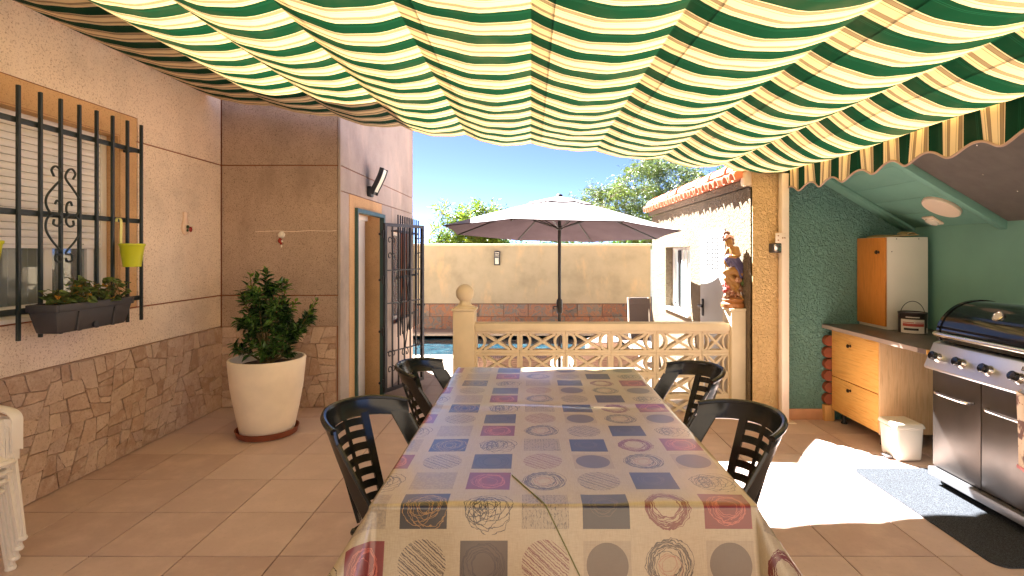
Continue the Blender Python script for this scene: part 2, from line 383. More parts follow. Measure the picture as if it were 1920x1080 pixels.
# ------------------------------------------------------------------ mesh builder
class MB:
    def __init__(s): s.bm = bmesh.new()
    def _add(s, vs, fs, bev=0, seg=2, mi=0):
        v = [s.bm.verts.new(p) for p in vs]; out = []
        for f in fs:
            try:
                q = s.bm.faces.new([v[i] for i in f]); q.material_index = mi; out.append(q)
            except ValueError: pass
        if bev:
            es = list({e for f in out for e in f.edges})
            bmesh.ops.bevel(s.bm, geom=es, offset=bev, segments=seg, affect='EDGES', profile=.5)
        return s
    def box(s, x0, y0, z0, x1, y1, z1, bev=0, mat=None, seg=2):
        x0, x1 = min(x0, x1), max(x0, x1); y0, y1 = min(y0, y1), max(y0, y1); z0, z1 = min(z0, z1), max(z0, z1)
        p = [Vector(q) for q in ((x0, y0, z0), (x1, y0, z0), (x1, y1, z0), (x0, y1, z0), (x0, y0, z1), (x1, y0, z1), (x1, y1, z1), (x0, y1, z1))]
        if mat: p = [mat @ q for q in p]
        return s._add(p, [(3, 2, 1, 0), (4, 5, 6, 7), (0, 1, 5, 4), (1, 2, 6, 5), (2, 3, 7, 6), (3, 0, 4, 7)], bev, seg)
    def hexa(s, bot, top, bev=0, seg=2):
        return s._add(list(bot)+list(top), [(3, 2, 1, 0), (4, 5, 6, 7), (0, 1, 5, 4), (1, 2, 6, 5), (2, 3, 7, 6), (3, 0, 4, 7)], bev, seg)
    def prism(s, poly, f0, f1, bev=0, seg=1):
        """poly 2-D, f0/f1 map (u,v) to 3-D"""
        n = len(poly); a = [f0(*p) for p in poly]; b = [f1(*p) for p in poly]
        return s._add(a+b, [tuple(range(n-1, -1, -1)), tuple(range(n, 2*n))]+[(i, (i+1) % n, n+(i+1) % n, n+i) for i in range(n)], bev, seg)
    def tube(s, path, r, n=8, cap=True, flat=None):
        path = [Vector(p) for p in path]; rings = []
        up = Vector((0, 0, 1)); prev = None
        for i, p in enumerate(path):
            d = (path[min(i+1, len(path)-1)]-path[max(i-1, 0)]).normalized()
            if prev is None:
                a = d.orthogonal().normalized() if abs(d.z) > .95 else d.cross(up).normalized()
            else:
                a = (prev-d*prev.dot(d)).normalized()
            prev = a; b = d.cross(a); rr = r[i] if isinstance(r, (list, tuple)) else r
            rings.append([s.bm.verts.new(p+(a*math.cos(t)+b*math.sin(t))*rr) for t in (2*math.pi*k/n for k in range(n))])
        for A, B in zip(rings, rings[1:]):
            for k in range(n): s.bm.faces.new((A[k], A[(k+1) % n], B[(k+1) % n], B[k]))
        if cap:
            s.bm.faces.new(rings[0][::-1]); s.bm.faces.new(rings[-1])
        return s
    def cyl(s, p0, p1, r, n=16): return s.tube([p0, p1], r, n)
    def lathe(s, prof, n=32, c=(0, 0, 0), axis='Z'):
        rings = []
        for r, z in prof:
            ring = []
            for k in range(n):
                t = 2*math.pi*k/n
                p = (r*math.cos(t), r*math.sin(t), z)
                if axis == 'X': p = (z, p[0], p[1])
                if axis == 'Y': p = (p[0], z, p[1])
                ring.append(s.bm.verts.new(Vector(p)+Vector(c)))
            rings.append(ring)
        for A, B in zip(rings, rings[1:]):
            for k in range(n): s.bm.faces.new((A[k], A[(k+1) % n], B[(k+1) % n], B[k]))
        for ring, (r, z), rev in ((rings[0], prof[0], True), (rings[-1], prof[-1], False)):
            if r > 1e-4: s.bm.faces.new(ring[::-1] if rev else ring)
        bmesh.ops.remove_doubles(s.bm, verts=list({v for ring in (rings[0], rings[-1]) for v in ring}), dist=1e-5)
        return s
    def ball(s, c, r, sc=(1, 1, 1), n=16, m=10, mat=None):
        X = Matrix.Translation(c) @ (mat or Matrix()) @ Matrix.Diagonal((r*sc[0], r*sc[1], r*sc[2], 1))
        bmesh.ops.create_uvsphere(s.bm, u_segments=n, v_segments=m, radius=1, matrix=X); return s
    def grid(s, nu, nv, f, mi=None, uvs=None):
        g = [[s.bm.verts.new(f(i/nu, j/nv)) for i in range(nu+1)] for j in range(nv+1)]
        for j in range(nv):
            for i in range(nu): s.bm.faces.new((g[j][i], g[j][i+1], g[j+1][i+1], g[j+1][i]))
        return s
    def sheet(s, nu, nv, f, t=.002):
        """a thick curved sheet: f(u,v) on [0,1]^2"""
        P = [[Vector(f(i/nu, j/nv)) for i in range(nu+1)] for j in range(nv+1)]
        def nrm(i, j):
            a = P[j][min(i+1, nu)]-P[j][max(i-1, 0)]; b = P[min(j+1, nv)][i]-P[max(j-1, 0)][i]
            c = a.cross(b); return c.normalized() if c.length > 1e-12 else Vector((0, 0, 1))
        A = [[s.bm.verts.new(P[j][i]+nrm(i, j)*t/2) for i in range(nu+1)] for j in range(nv+1)]
        B = [[s.bm.verts.new(P[j][i]-nrm(i, j)*t/2) for i in range(nu+1)] for j in range(nv+1)]
        for j in range(nv):
            for i in range(nu):
                s.bm.faces.new((A[j][i], A[j][i+1], A[j+1][i+1], A[j+1][i])); s.bm.faces.new((B[j][i], B[j+1][i], B[j+1][i+1], B[j][i+1]))
        for i in range(nu):
            s.bm.faces.new((A[0][i], B[0][i], B[0][i+1], A[0][i+1])); s.bm.faces.new((A[nv][i], A[nv][i+1], B[nv][i+1], B[nv][i]))
        for j in range(nv):
            s.bm.faces.new((A[j][0], A[j+1][0], B[j+1][0], B[j][0])); s.bm.faces.new((A[j][nu], B[j][nu], B[j+1][nu], A[j+1][nu]))
        return s
    def xf(s, m): bmesh.ops.transform(s.bm, matrix=m, verts=s.bm.verts); return s
    def mesh(s, name, smooth=True, ang=38):
        me = bpy.data.meshes.new(name)
        bmesh.ops.recalc_face_normals(s.bm, faces=s.bm.faces)
        s.bm.to_mesh(me); s.bm.free()
        if smooth:
            me.shade_smooth(); me.set_sharp_from_angle(angle=R(ang))
        return me

WL = {}
def thing(name, label, cat, loc=(0, 0, 0), rotz=0, group=None):
    o = bpy.data.objects.new(name, None); C.objects.link(o); o.location = loc; o.rotation_euler = (0, 0, rotz)
    o.empty_display_size = .1
    o['label'] = label; o['category'] = cat
    if group: o['group'] = group
    WL[o.name] = Vector(loc); return o
def obj(name, mb, mat, parent=None, world=True, smooth=True, ang=38, label=None, kind=None, loc=None):
    """one mesh object; world=True: the builder's coordinates are the world's (only below unrotated parents)"""
    off = WL.get(parent.name, Vector()) if (parent and world) else Vector()
    if isinstance(mb, MB):
        if off.length: mb.xf(Matrix.Translation(-off))
        me = mb.mesh(name, smooth, ang)
    else: me = mb
    if mat is not None and not me.materials:
        for q in (mat if isinstance(mat, list) else [mat]): me.materials.append(M[q] if isinstance(q, str) else q)
    o = bpy.data.objects.new(name, me); C.objects.link(o)
    if parent: o.parent = parent; WL[o.name] = off
    else: WL[o.name] = Vector()
    if loc is not None: o.location = loc
    if label: o['label'] = label
    if kind: o['kind'] = kind
    return o
def piece(name, me, parent, loc, rot=None, scale=None):
    """a copy of a shared mesh at a world place, under an unrotated parent"""
    o = bpy.data.objects.new(name, me); C.objects.link(o); o.parent = parent
    o.location = Vector(loc)-WL.get(parent.name, Vector())
    if rot: o.rotation_euler = rot
    if scale: o.scale = scale
    WL[o.name] = Vector(loc); return o
def tag(o, label, cat, group=None):
    o['label'] = label; o['category'] = cat
    if group: o['group'] = group
    return o
def dup(root, loc, rotz, label, group=None, name=None):
    r = root.copy(); C.objects.link(r); r.location = loc; r.rotation_euler = (0, 0, rotz); r['label'] = label
    if group: r['group'] = group
    for ch in list(root.children):
        c = ch.copy(); C.objects.link(c); c.parent = r
        for g in ch.children:
            d = g.copy(); C.objects.link(d); d.parent = c
    return r
def spline(pts, n=8):
    pts = [Vector(p) for p in pts]; P = [pts[0]*2-pts[1]]+pts+[pts[-1]*2-pts[-2]]; out = []
    for i in range(1, len(P)-2):
        for k in range(n):
            t = k/n; a, b, c, d = P[i-1:i+3]
            out.append(.5*((2*b)+(c-a)*t+(2*a-5*b+4*c-d)*t*t+(3*b-a-3*c+d)*t**3))
    out.append(P[-2]); return out
def meshify(o):
    dg = bpy.context.evaluated_depsgraph_get(); dg.update()
    me = bpy.data.meshes.new_from_object(o.evaluated_get(dg)); o.modifiers.clear(); old = o.data; o.data = me
    for m_ in old.materials:
        if not me.materials: me.materials.append(m_)
    me.shade_smooth(); return o
def organic(name, mb, mat, parent, voxel=.008, smooth_it=6):
    o = obj(name, mb, mat, parent)
    m1 = o.modifiers.new('r', 'REMESH'); m1.mode = 'VOXEL'; m1.voxel_size = voxel
    m2 = o.modifiers.new('s', 'SMOOTH'); m2.iterations = smooth_it; m2.factor = .5
    return meshify(o)
def limb(mb, pts, rs, n=10):
    """overlapping balls and tapered tubes for a remeshed body"""
    for (a, ra), (b, rb) in zip(zip(pts, rs), zip(pts[1:], rs[1:])):
        k = 5
        for i in range(k+1):
            t = i/k; mb.ball(Vector(a).lerp(Vector(b), t), ra+(rb-ra)*t, n=10, m=8)
# ------------------------------------------------------------------ ground, patio, deck, pool
PI = math.pi
rs = random.Random(4)
g = MB()
for x0, y0, x1, y1 in ((-400, -400, 400, 9.36), (-400, 11.74, 400, 900), (-400, 9.36, -2.9, 11.74), (1.9, 9.36, 400, 11.74)):
    g._add([(x0, y0, -.42), (x1, y0, -.42), (x1, y1, -.42), (x0, y1, -.42)], [(0, 1, 2, 3)])
obj('ground', g, 'ground', kind='structure', smooth=False)
fl = obj('patio_floor', MB().box(-3.6, -4.6, -.41, 5.5, 5.33, -.008), 'grout', kind='structure', smooth=False)
TX, TY = .48, .459
tile = MB().box(-TX/2+.003, -TY/2+.003, -.0075, TX/2-.003, TY/2-.003, .0, bev=.0015, seg=1).mesh('floor_tile', True)
tile.materials.append(M['floor_tile'])
ys = [3.18+TY*k for k in range(-5, 5)]
for j, y in enumerate(ys):
    for i in range(-10, 5):
        xc = 1.59+TX*(i+.5); yc = y+TY/2
        if xc+TX/2 < -3.05 or yc+TY/2 > 5.36: continue
        piece('floor_tile', tile, fl, (xc, yc, rs.uniform(-.0006, .0006)))
# cut rows at the step edge and against the house
cut = MB().box(-TX/2+.0025, -.105, -.0075, TX/2-.0025, .105, .0, bev=.0015, seg=1).mesh('floor_tile', True); cut.materials.append(M['floor_tile'])
ylast = 3.18+TY*5-.0
yy = [y for y in ys if y+TY <= 5.36][-1]+TY
hw = (5.33-yy)/2
if hw > .02:
    cut2 = MB().box(-TX/2+.0025, -hw+.0025, -.0075, TX/2-.0025, hw, .0, bev=.0015, seg=1).mesh('floor_tile', True); cut2.materials.append(M['floor_tile'])
    for i in range(-10, 5):
        piece('floor_tile', cut2, fl, (1.59+TX*(i+.5), yy+hw, 0))
dk = MB()
for x0, y0, x1, y1 in ((-1.91, 5.33, 2.4, 9.36), (-2.95, 11.74, 2.96, 12.72), (1.9, 9.36, 2.96, 11.74), (-2.95, 8.6, -1.91, 9.36)):
    dk.box(x0, y0, -.40, x1, y1, -.278)
deck = obj('pool_deck', dk, 'deck_tile', kind='structure', smooth=False)
dtile = MB().box(-.24+.003, -.24+.003, -.0075, .24-.003, .24-.003, 0, bev=.0015, seg=1).mesh('deck_tile', True); dtile.materials.append(M['deck_tile'])
for j in range(8):
    for i in range(9):
        piece('deck_tile', dtile, deck, (-1.63+.48*i, 5.60+.48*j, -.27))
cop = MB().box(-.285, -.16, -.03, .285, .16, 0, bev=.006).mesh('coping_slab'); cop.materials.append(M['coping'])
for i in range(9):
    piece('coping_slab', cop, deck, (-2.62+.58*i, 9.22, -.258)); piece('coping_slab', cop, deck, (-2.62+.58*i, 11.88, -.258))
pl = MB().box(-2.9, 9.36, -1.6, 1.9, 11.74, -1.55)
pl.box(-2.95, 9.31, -1.6, 1.95, 9.36, -.29).box(-2.95, 11.74, -1.6, 1.95, 11.79, -.29).box(-2.95, 9.36, -1.6, -2.9, 11.74, -.29).box(1.9, 9.36, -1.6, 1.95, 11.74, -.29)
obj('pool_basin', pl, 'dark_blue', kind='structure', smooth=False)
obj('pool_water', MB().grid(60, 40, lambda u, v: (-2.9+4.8*u, 9.36+2.38*v, -.345+.006*math.sin(u*41+v*9)*math.sin(v*37+u*5))), 'water', kind='structure')

# ------------------------------------------------------------------ house on the left
house = thing('house', 'pinkish plastered house with crazy stone dado along the left side', 'house', (-3.1, 5.3, 0))
HX = -3.09; HT = 3.98
core = MB()
core.box(-3.62, -2.5, -.35, -3.10, 5.34, 1.13).box(-3.62, -2.5, 2.43, -3.10, 5.34, HT-.02).box(-3.62, 4.02, 1.13, -3.10, 5.34, 2.43).box(-3.62, -2.5, 1.13, -3.10, 2.3, 2.43)
core.box(-4.2, 2.0, .9, -3.64, 4.4, 2.6)
core.box(-3.60, 5.345, -.35, -2.16, 8.59, HT-.02)
core.box(-2.15, 5.345, 2.02, -1.915, 8.59, HT-.02).box(-2.15, 5.345, -.35, -1.915, 5.78, 2.015).box(-2.15, 6.80, -.35, -1.915, 7.3, 2.015).box(-2.15, 8.3, -.35, -1.915, 8.59, 2.015).box(-2.15, 7.3, -.35, -1.915, 8.3, .55).box(-2.15, 7.3, 1.85, -1.915, 8.3, 2.015)
obj('wall_core', core, 'plaster_core', house, smooth=False)
def panelYZ(name, poly, mat, x1=HX, x0=-3.105):
    obj(name, MB().prism(poly, lambda u, v: (x0, u, v), lambda u, v: (x1, u, v), bev=.003), mat, house)
def rect(a, b, c, d): return [(a, c), (b, c), (b, d), (a, d)]
panelYZ('plaster_panel', rect(-2.5, 5.318, .812, 1.114), 'plaster_left')
panelYZ('plaster_panel', rect(4.196, 5.318, 1.124, 2.414), 'plaster_left')
panelYZ('plaster_panel', rect(-2.5, 2.12, 1.124, 2.414), 'plaster_left')
panelYZ('plaster_panel', [(-2.5, 2.424), (2.12, 2.424), (2.12, 2.606), (4.196, 2.606), (4.196, 2.424), (5.318, 2.424), (5.318, HT), (-2.5, HT)], 'plaster_left')
for r_ in (rect(4.022, 4.19, 1.124, 2.6), rect(2.13, 2.298, 1.124, 2.6), rect(2.298, 4.022, 2.432, 2.6)):
    panelYZ('window_surround', r_, 'plaster_trim', HX-.004)
rv = MB().box(-3.26, 4.012, 1.13, -3.10, 4.02, 2.43).box(-3.26, 2.3, 2.422, -3.10, 4.012, 2.43).box(-3.26, 2.3, 1.13, -3.10, 2.308, 2.422)
obj('window_reveal', rv, 'plaster_trim', house, smooth=False)
def panelA(poly, mat='plaster_brown'):
    obj('plaster_panel', MB().prism(poly, lambda u, v: (u, 5.345, v), lambda u, v: (u, 5.33, v), bev=.003), mat, house)
panelA(rect(-3.088, -1.932, .812, 1.114)); panelA(rect(-3.088, -1.932, 1.124, 2.414)); panelA(rect(-3.088, -1.932, 2.424, HT))
obj('corner_bead', MB().box(-1.926, 5.3275, .0, -1.9, 5.345, HT, bev=.003), 'plaster_side', house)
obj('repair_line', MB().tube(spline([(-2.75, 5.3285, 1.755), (-2.55, 5.3285, 1.763), (-2.38, 5.3285, 1.757), (-2.2, 5.3285, 1.766), (-2.02, 5.3285, 1.762), (-1.94, 5.3285, 1.768)], 6), .0035, 6), 'plaster_left', house)
def panelS(poly, mat): panelYZ('plaster_panel', poly, mat, -1.90, -1.92)
panelS(rect(5.345, 8.6, 2.424, HT), 'plaster_side'); panelS(rect(5.345, 8.6, 2.17, 2.414), 'plaster_side'); panelS(rect(5.345, 5.58, -.3, 2.162), 'plaster_side')
for r_ in (rect(5.588, 5.775, -.3, 2.162), rect(5.775, 6.80, 2.028, 2.162), rect(6.80, 7.27, -.3, 2.162), rect(7.278, 8.6, 1.852, 2.162), rect(7.278, 7.3, .55, 1.85), rect(8.3, 8.6, .55, 1.85), rect(7.278, 8.6, -.3, .548)):
    panelYZ('door_surround', r_, 'plaster_trim' if r_[0][0] < 6.79 else 'plaster_side', -1.898, -1.92)
panelYZ('end_wall', [(8.59, -.3), (8.6, -.3), (8.6, HT), (8.59, HT)], 'plaster_side', -1.92, -3.6)
obj('parapet_cap', MB().box(-3.7, -2.6, HT, -3.04, 5.28, HT+.06, bev=.01).box(-3.7, 5.28, HT, -1.85, 8.66, HT+.06, bev=.01), 'coping', house)
obj('bounce_wall', MB().box(-3.6, -3.9, -.4, 6.5, -3.6, 3.6), simple('bounce_wall_tone', lin(118, 107, 93), .85), house, smooth=False)  # unseen wall added behind the camera to bounce sunlight under the awning
# stone dado: every stone a piece
def split_cells(w, h, seed, amin=.008, amax=.030):
    """crazy paving: a rectangle cut again and again by slanting lines"""
    q = random.Random(seed); todo = [[(0, 0), (w, 0), (w, h), (0, h)]]; out = []
    def area(p): return abs(sum(p[k][0]*p[(k+1) % len(p)][1]-p[(k+1) % len(p)][0]*p[k][1] for k in range(len(p))))/2
    while todo:
        P = todo.pop()
        if area(P) < q.uniform(amin, amax): out.append(P); continue
        xs = [p[0] for p in P]; zs = [p[1] for p in P]; dx, dz = max(xs)-min(xs), max(zs)-min(zs)
        t = q.uniform(.36, .64); a = q.uniform(-.48, .48)
        if dx > dz*1.25: m_ = (min(xs)+dx*t, (min(zs)+max(zs))/2); n_ = (math.cos(a), math.sin(a))
        else: m_ = ((min(xs)+max(xs))/2, min(zs)+dz*t); n_ = (math.sin(a*.6), math.cos(a*.6))
        for sg in (1, -1):
            new = []
            for k in range(len(P)):
                A, B = P[k], P[(k+1) % len(P)]
                da = sg*((A[0]-m_[0])*n_[0]+(A[1]-m_[1])*n_[1]); db = sg*((B[0]-m_[0])*n_[0]+(B[1]-m_[1])*n_[1])
                if da <= 0: new.append(A)
                if da*db < 0: s = da/(da-db); new.append((A[0]+(B[0]-A[0])*s, A[1]+(B[1]-A[1])*s))
            if len(new) >= 3: todo.append(new)
    return out
def jitter_inset(poly, q, gap=.0017):
    cx = sum(p[0] for p in poly)/len(poly); cz = sum(p[1] for p in poly)/len(poly); out = []
    n = len(poly)
    for k in range(n):
        A, B = poly[k], poly[(k+1) % n]
        L = math.hypot(B[0]-A[0], B[1]-A[1])
        if L < .012: continue
        for t in ((0, .5) if L > .06 else (0,)):
            x, z = A[0]+(B[0]-A[0])*t, A[1]+(B[1]-A[1])*t
            if t: x += q.uniform(-.009, .009); z += q.uniform(-.009, .009)
            d = math.hypot(cx-x, cz-z) or 1
            out.append((x+(cx-x)/d*gap*1.5, z+(cz-z)/d*gap*1.5))
    return out
dado = obj('stone_dado', MB().box(-3.105, 1.6, 0, -3.092, 5.325, .808).box(-3.088, 5.332, 0, -1.94, 5.345, .808).box(-3.105, -2.5, 0, -3.092, 1.6, .808), 'mortar', house, smooth=False)
q = random.Random(9)
for poly in split_cells(2.9, .80, 3):
    p = jitter_inset(poly, q); d = q.uniform(.002, .008)
    if len(p) < 3: continue
    obj('stone', MB().prism(p, lambda u, v: (-3.093, 2.42+u, v+.004), lambda u, v: (-3.083+d, 2.42+u, v+.004), bev=.004), 'stone', dado)
for poly in split_cells(1.14, .80, 8):
    p = jitter_inset(poly, q); d = q.uniform(.002, .008)
    if len(p) < 3: continue
    obj('stone', MB().prism(p, lambda u, v: (-3.083+u, 5.335, v+.004), lambda u, v: (-3.083+u, 5.323-d, v+.004), bev=.004), 'stone', dado)
# window with roller shutter
win = obj('window', MB().box(-3.62, 2.3, 1.10, -3.60, 4.02, 2.43), 'dark_room', house, smooth=False)
fx0, fx1 = -3.255, -3.205
fr = MB().box(fx0, 3.955, 1.16, fx1+.02, 4.008, 2.42, bev=.004).box(fx0, 2.31, 1.16, fx1+.02, 2.36, 2.42, bev=.004).box(fx0, 2.36, 1.16, fx1, 3.955, 1.215, bev=.004).box(fx0, 2.36, 2.37, fx1, 3.955, 2.42, bev=.004)
for y0 in (3.165, 3.52, 3.86): fr.box(fx0+.005, y0, 1.215, fx1-.005, y0+.06, 2.37, bev=.004)
obj('window_frame', fr, 'white_pvc', win)
obj('window_pane', MB().box(-3.238, 2.36, 1.215, -3.230, 3.955, 2.36), 'glass', win, smooth=False)
obj('window_sill', MB().box(-3.26, 2.3, 1.128, -3.06, 4.02, 1.155, bev=.006), 'white_paint', win)
obj('curtain', MB().sheet(40, 2, lambda u, v: (-3.45+.03*math.sin(u*50), 3.4+.55*u, 1.15+.9*v), .003), 'curtain', win)
sh = obj('roller_shutter', MB().box(-3.20, 2.36, 1.575, -3.186, 3.955, 1.60, bev=.003).box(-3.205, 3.80, 1.60, -3.182, 3.86, 1.612), 'shutter', house)
nsl = 18; hs = (2.425-1.6)/nsl
slat = MB().prism([(0, .001), (.006, .004), (.010, hs*.35), (.010, hs*.65), (.006, hs-.004), (0, hs-.001)], lambda u, v: (u, 2.37, v), lambda u, v: (u, 3.95, v)).mesh('shutter_slat', True); slat.materials.append(M['shutter'])
for k in range(nsl): piece('shutter_slat', slat, sh, (-3.20, 0, 1.6+hs*k))
# door in the side wall
door = obj('house_door', MB().box(-2.12, 5.85, -.25, -2.08, 6.7, 1.94, bev=.005).box(-2.085, 5.93, -.2, -2.07, 6.3, 1.86, bev=.008), 'white_pvc', house)
obj('door_reveal', MB().box(-2.15, 6.785, -.28, -1.922, 6.80, 2.014).box(-2.15, 5.78, -.28, -1.922, 5.79, 2.014).box(-2.15, 5.79, 2.004, -1.922, 6.785, 2.014), 'plaster_trim', house, smooth=False)
obj('door_frame', MB().box(-2.13, 5.79, -.27, -2.05, 5.85, 2.0, bev=.004).box(-2.13, 5.85, 1.94, -2.05, 6.72, 2.0, bev=.004), 'white_pvc', door)
obj('door_handle', MB().ball((-2.05, 6.05, .72), .028), 'brass', door)
w2 = obj('side_window', MB().box(-2.145, 7.3, .55, -2.13, 8.3, 1.85), 'dark_room', house, smooth=False)
obj('window_frame', MB().box(-2.06, 7.3, .55, -2.02, 7.35, 1.85).box(-2.06, 8.25, .55, -2.02, 8.3, 1.85).box(-2.06, 7.35, .55, -2.02, 8.25, .6).box(-2.06, 7.35, 1.8, -2.02, 8.25, 1.85).box(-2.06, 7.78, .6, -2.02, 7.82, 1.8), 'white_pvc', w2)
obj('window_pane', MB().box(-2.05, 7.35, .6, -2.045, 8.25, 1.8), 'glass', w2, smooth=False)

# window grille with heart scrolls
def bar_mesh(name, l, t=.016): 
    me = MB().box(-t/2, -t/2, 0, t/2, t/2, l, bev=.002, seg=1).mesh(name); return me
gr = thing('window_grille', 'dark green wrought iron grille with heart scrolls over the shuttered window', 'window grille', (-2.97, 3.1, 1.04))
bm_ = bar_mesh('grille_bar', 1.485, .019); bm_.materials.append(M['iron'])
for k in range(15): piece('grille_bar', bm_, gr, (-2.97, 4.068-.1395*k, 1.035))
for z in (1.204, 1.786, 2.32):
    obj('grille_rail', MB().box(-2.992, 2.1, z-.017, -2.982, 4.075, z+.017, bev=.002), 'iron', gr)
for y in (2.14, 4.05):
    for z in (1.204, 2.32): obj('wall_bracket', MB().box(-3.09, y-.008, z-.012, -2.99, y+.008, z+.012), 'iron', gr)
def scroll(name, pts, parent, mat='iron', r=.0065, n=7, mirror=None, flatw=None):
    obj(name, MB().tube(spline(pts, n), r, 6), mat, parent)
yc, S = 3.379, 1/297
for sgn in (-1, 1):
    U = [(20*sgn, 333), (25*sgn, 322), (18*sgn, 314), (9*sgn, 318), (4*sgn, 333), (20*sgn, 352), (34*sgn, 370), (36*sgn, 386), (28*sgn, 400), (16*sgn, 404), (6*sgn, 396), (7*sgn, 382), (14*sgn, 377), (18*sgn, 384)]
    L = [(20*sgn, 412), (21*sgn, 421), (12*sgn, 424), (5*sgn, 416), (8*sgn, 404), (20*sgn, 402), (34*sgn, 412), (36*sgn, 432), (24*sgn, 452), (4*sgn, 474), (16*sgn, 478), (17*sgn, 488), (8*sgn, 491), (4*sgn, 484)]
    for P in (U, L):
        scroll('heart_scroll', [(-2.958, yc+a*S*1.02, 1.55+(473-b)*S) for a, b in P], gr)

# iron gate standing open, and the grille of the window behind it
gate = thing('iron_gate', 'dark iron security gate standing open beside the white house door', 'gate', (-1.845, 6.71, -.25), rotz=0)
A = Vector((-1.845, 6.71, 0)); D = (Vector((-1.50, 7.43, 0))-A).normalized(); GL = .80
def gp(u, z, o=0): return A+D*u+Vector((D.y, -D.x, 0))*o+Vector((0, 0, z))
def gbar(mb, u0, z0, u1, z1, t=.012):
    return mb.hexa([gp(u0, z0, -t), gp(u1, z0, -t), gp(u1, z0, t), gp(u0, z0, t)], [gp(u0, z1, -t), gp(u1, z1, -t), gp(u1, z1, t), gp(u0, z1, t)])
f = MB(); gbar(f, 0, -.22, .04, 1.92, .02); gbar(f, GL-.04, -.22, GL, 1.92, .02); gbar(f, .04, 1.88, GL-.04, 1.92, .02); gbar(f, .04, -.22, GL-.04, -.18, .02)
obj('gate_frame', f, 'iron_black', gate)
for k in range(5):
    u = .04+(GL-.08)*(k+1)/6
    m_ = MB(); gbar(m_, u-.008, -.18, u+.008, 1.88, .008); obj('gate_bar', m_, 'iron_black', gate)
for z in (.28, .9, 1.32):
    m_ = MB(); gbar(m_, .04, z-.008, GL-.04, z+.008, .006); obj('gate_rail', m_, 'iron_black', gate)
for sgn in (-1, 1):
    P = [(.0, .62), (.03*sgn, .42), (.0, .25)]
    obj('gate_scroll', MB().tube([gp(.4, .3, .012), gp(.4+.1*sgn, .75, .012), gp(.4+.02*sgn, 1.25, .012)], .008, 6), 'iron_black', gate)
    obj('gate_scroll', MB().tube(spline([gp(.4+sgn*a, .3+b, .012) for a, b in ((.0, 0), (.05, -.03), (.06, -.08), (.03, -.1), (.02, -.06))], 6), .007, 6), 'iron_black', gate)
for u in (.13, .68):
    for z in (.05, -.05+.3, 1.5, 1.7):
        if u > .5 and z < .1: continue
        for sgn in (-1, 1):
            obj('gate_curl', MB().tube(spline([gp(u+sgn*a, z+b, .012) for a, b in ((.0, .02), (.03, .045), (.06, .02), (.05, -.02), (.025, -.015))], 5), .006, 6), 'iron_black', gate)
obj('gate_latch', MB().box(-.09, -.012, -.012, .05, .012, .012).xf(Matrix.Translation(gp(GL, .82, -.03))), 'iron_black', gate)
jf = MB().box(-1.925, 5.755, -.27, -1.865, 5.785, 2.03).box(-1.925, 6.79, -.27, -1.865, 6.85, 2.03).box(-1.925, 5.785, 1.985, -1.865, 6.79, 2.03)
obj('gate_jamb', jf, 'green_frame', gate)
for z in (-.1, .25+.3, 1.2, 1.78): obj('gate_hinge', MB().cyl((-1.855, 6.70, z-.05), (-1.855, 6.70, z+.05), .014, 10).ball((-1.90, 6.72, z), .018), 'iron_black', gate)
sg = thing('window_grille', 'black bar grille over the side window behind the open iron gate', 'window grille', (-1.80, 7.8, .4))
b2 = bar_mesh('grille_bar', 1.66, .017); b2.materials.append(M['iron_black'])
for k in range(11): piece('grille_bar', b2, sg, (-1.80, 7.24+.132*k, .40))
for z in (.62, 1.2, 1.84): obj('grille_rail', MB().box(-1.822, 7.2, z-.015, -1.812, 8.6, z+.015), 'iron_black', sg)
for y in (7.26, 8.52): obj('wall_bracket', MB().box(-1.9, y-.008, 1.83, -1.82, y+.008, 1.85), 'iron_black', sg)
for sgn in (-1, 1): obj('grille_scroll', MB().tube(spline([(-1.79, 7.9+sgn*a, 1.2+b) for a, b in ((.0, .3), (.1, .12), (.09, 0), (.03, .0), (.1, -.15), (.0, -.4))], 6), .007, 6), 'iron_black', sg)

# ------------------------------------------------------------------ back wall beyond the pool
bw = thing('garden_wall', 'cream rendered garden wall with a slate tile band behind the pool', 'garden wall', (0, 12.7, -.27))
obj('wall_body', MB().box(-6.5, 12.72, -.4, 2.86, 12.92, 1.70), 'wall_cream', bw, smooth=False)
obj('wall_coping', MB().box(-6.55, 12.68, 1.70, 2.88, 12.96, 1.755, bev=.012), 'coping', bw)
band = obj('slate_band', MB().box(-3.6, 12.708, -.28, 2.86, 12.722, .33), 'grout', bw, smooth=False)
sl = MB().box(-.29+.004, -.012, -.143, .29-.004, 0, .143, bev=.003, seg=1).mesh('slate_tile'); sl.materials.append(M['slate'])
for i in range(11):
    for j in range(2):
        x = -3.28+.586*i+(.29 if j == 0 else 0)
        if x > 2.6: continue
        piece('slate_tile', sl, band, (x, 12.708, -.13+.297*j))
wlamp = thing('wall_lamp', 'small bulkhead lamp with slatted top on the cream garden wall', 'wall lamp', (-.80, 12.72, 1.25))
obj('lamp_body', MB().box(-.87, 12.64, 1.24, -.73, 12.72, 1.58, bev=.02), 'planter_grey', wlamp)
obj('lamp_lens', MB().box(-.845, 12.625, 1.27, -.755, 12.642, 1.42, bev=.006), 'lens', wlamp)
for k in range(3): obj('lamp_louvre', MB().box(-.85, 12.62, 1.45+.04*k, -.75, 12.64, 1.475+.04*k), 'chrome', wlamp)
nb = thing('neighbour_wall', 'pale blue neighbouring wall seen through the narrow gap beyond the white building', 'wall', (3.2, 13.6, -.4))
obj('painted_wall', MB().box(2.9, 13.6, -.4, 4.6, 13.8, 1.62), 'lilac_wall', nb, smooth=False); obj('dark_plinth', MB().box(2.9, 13.55, -.4, 4.6, 13.6, .42), 'slate_grey', nb, smooth=False)

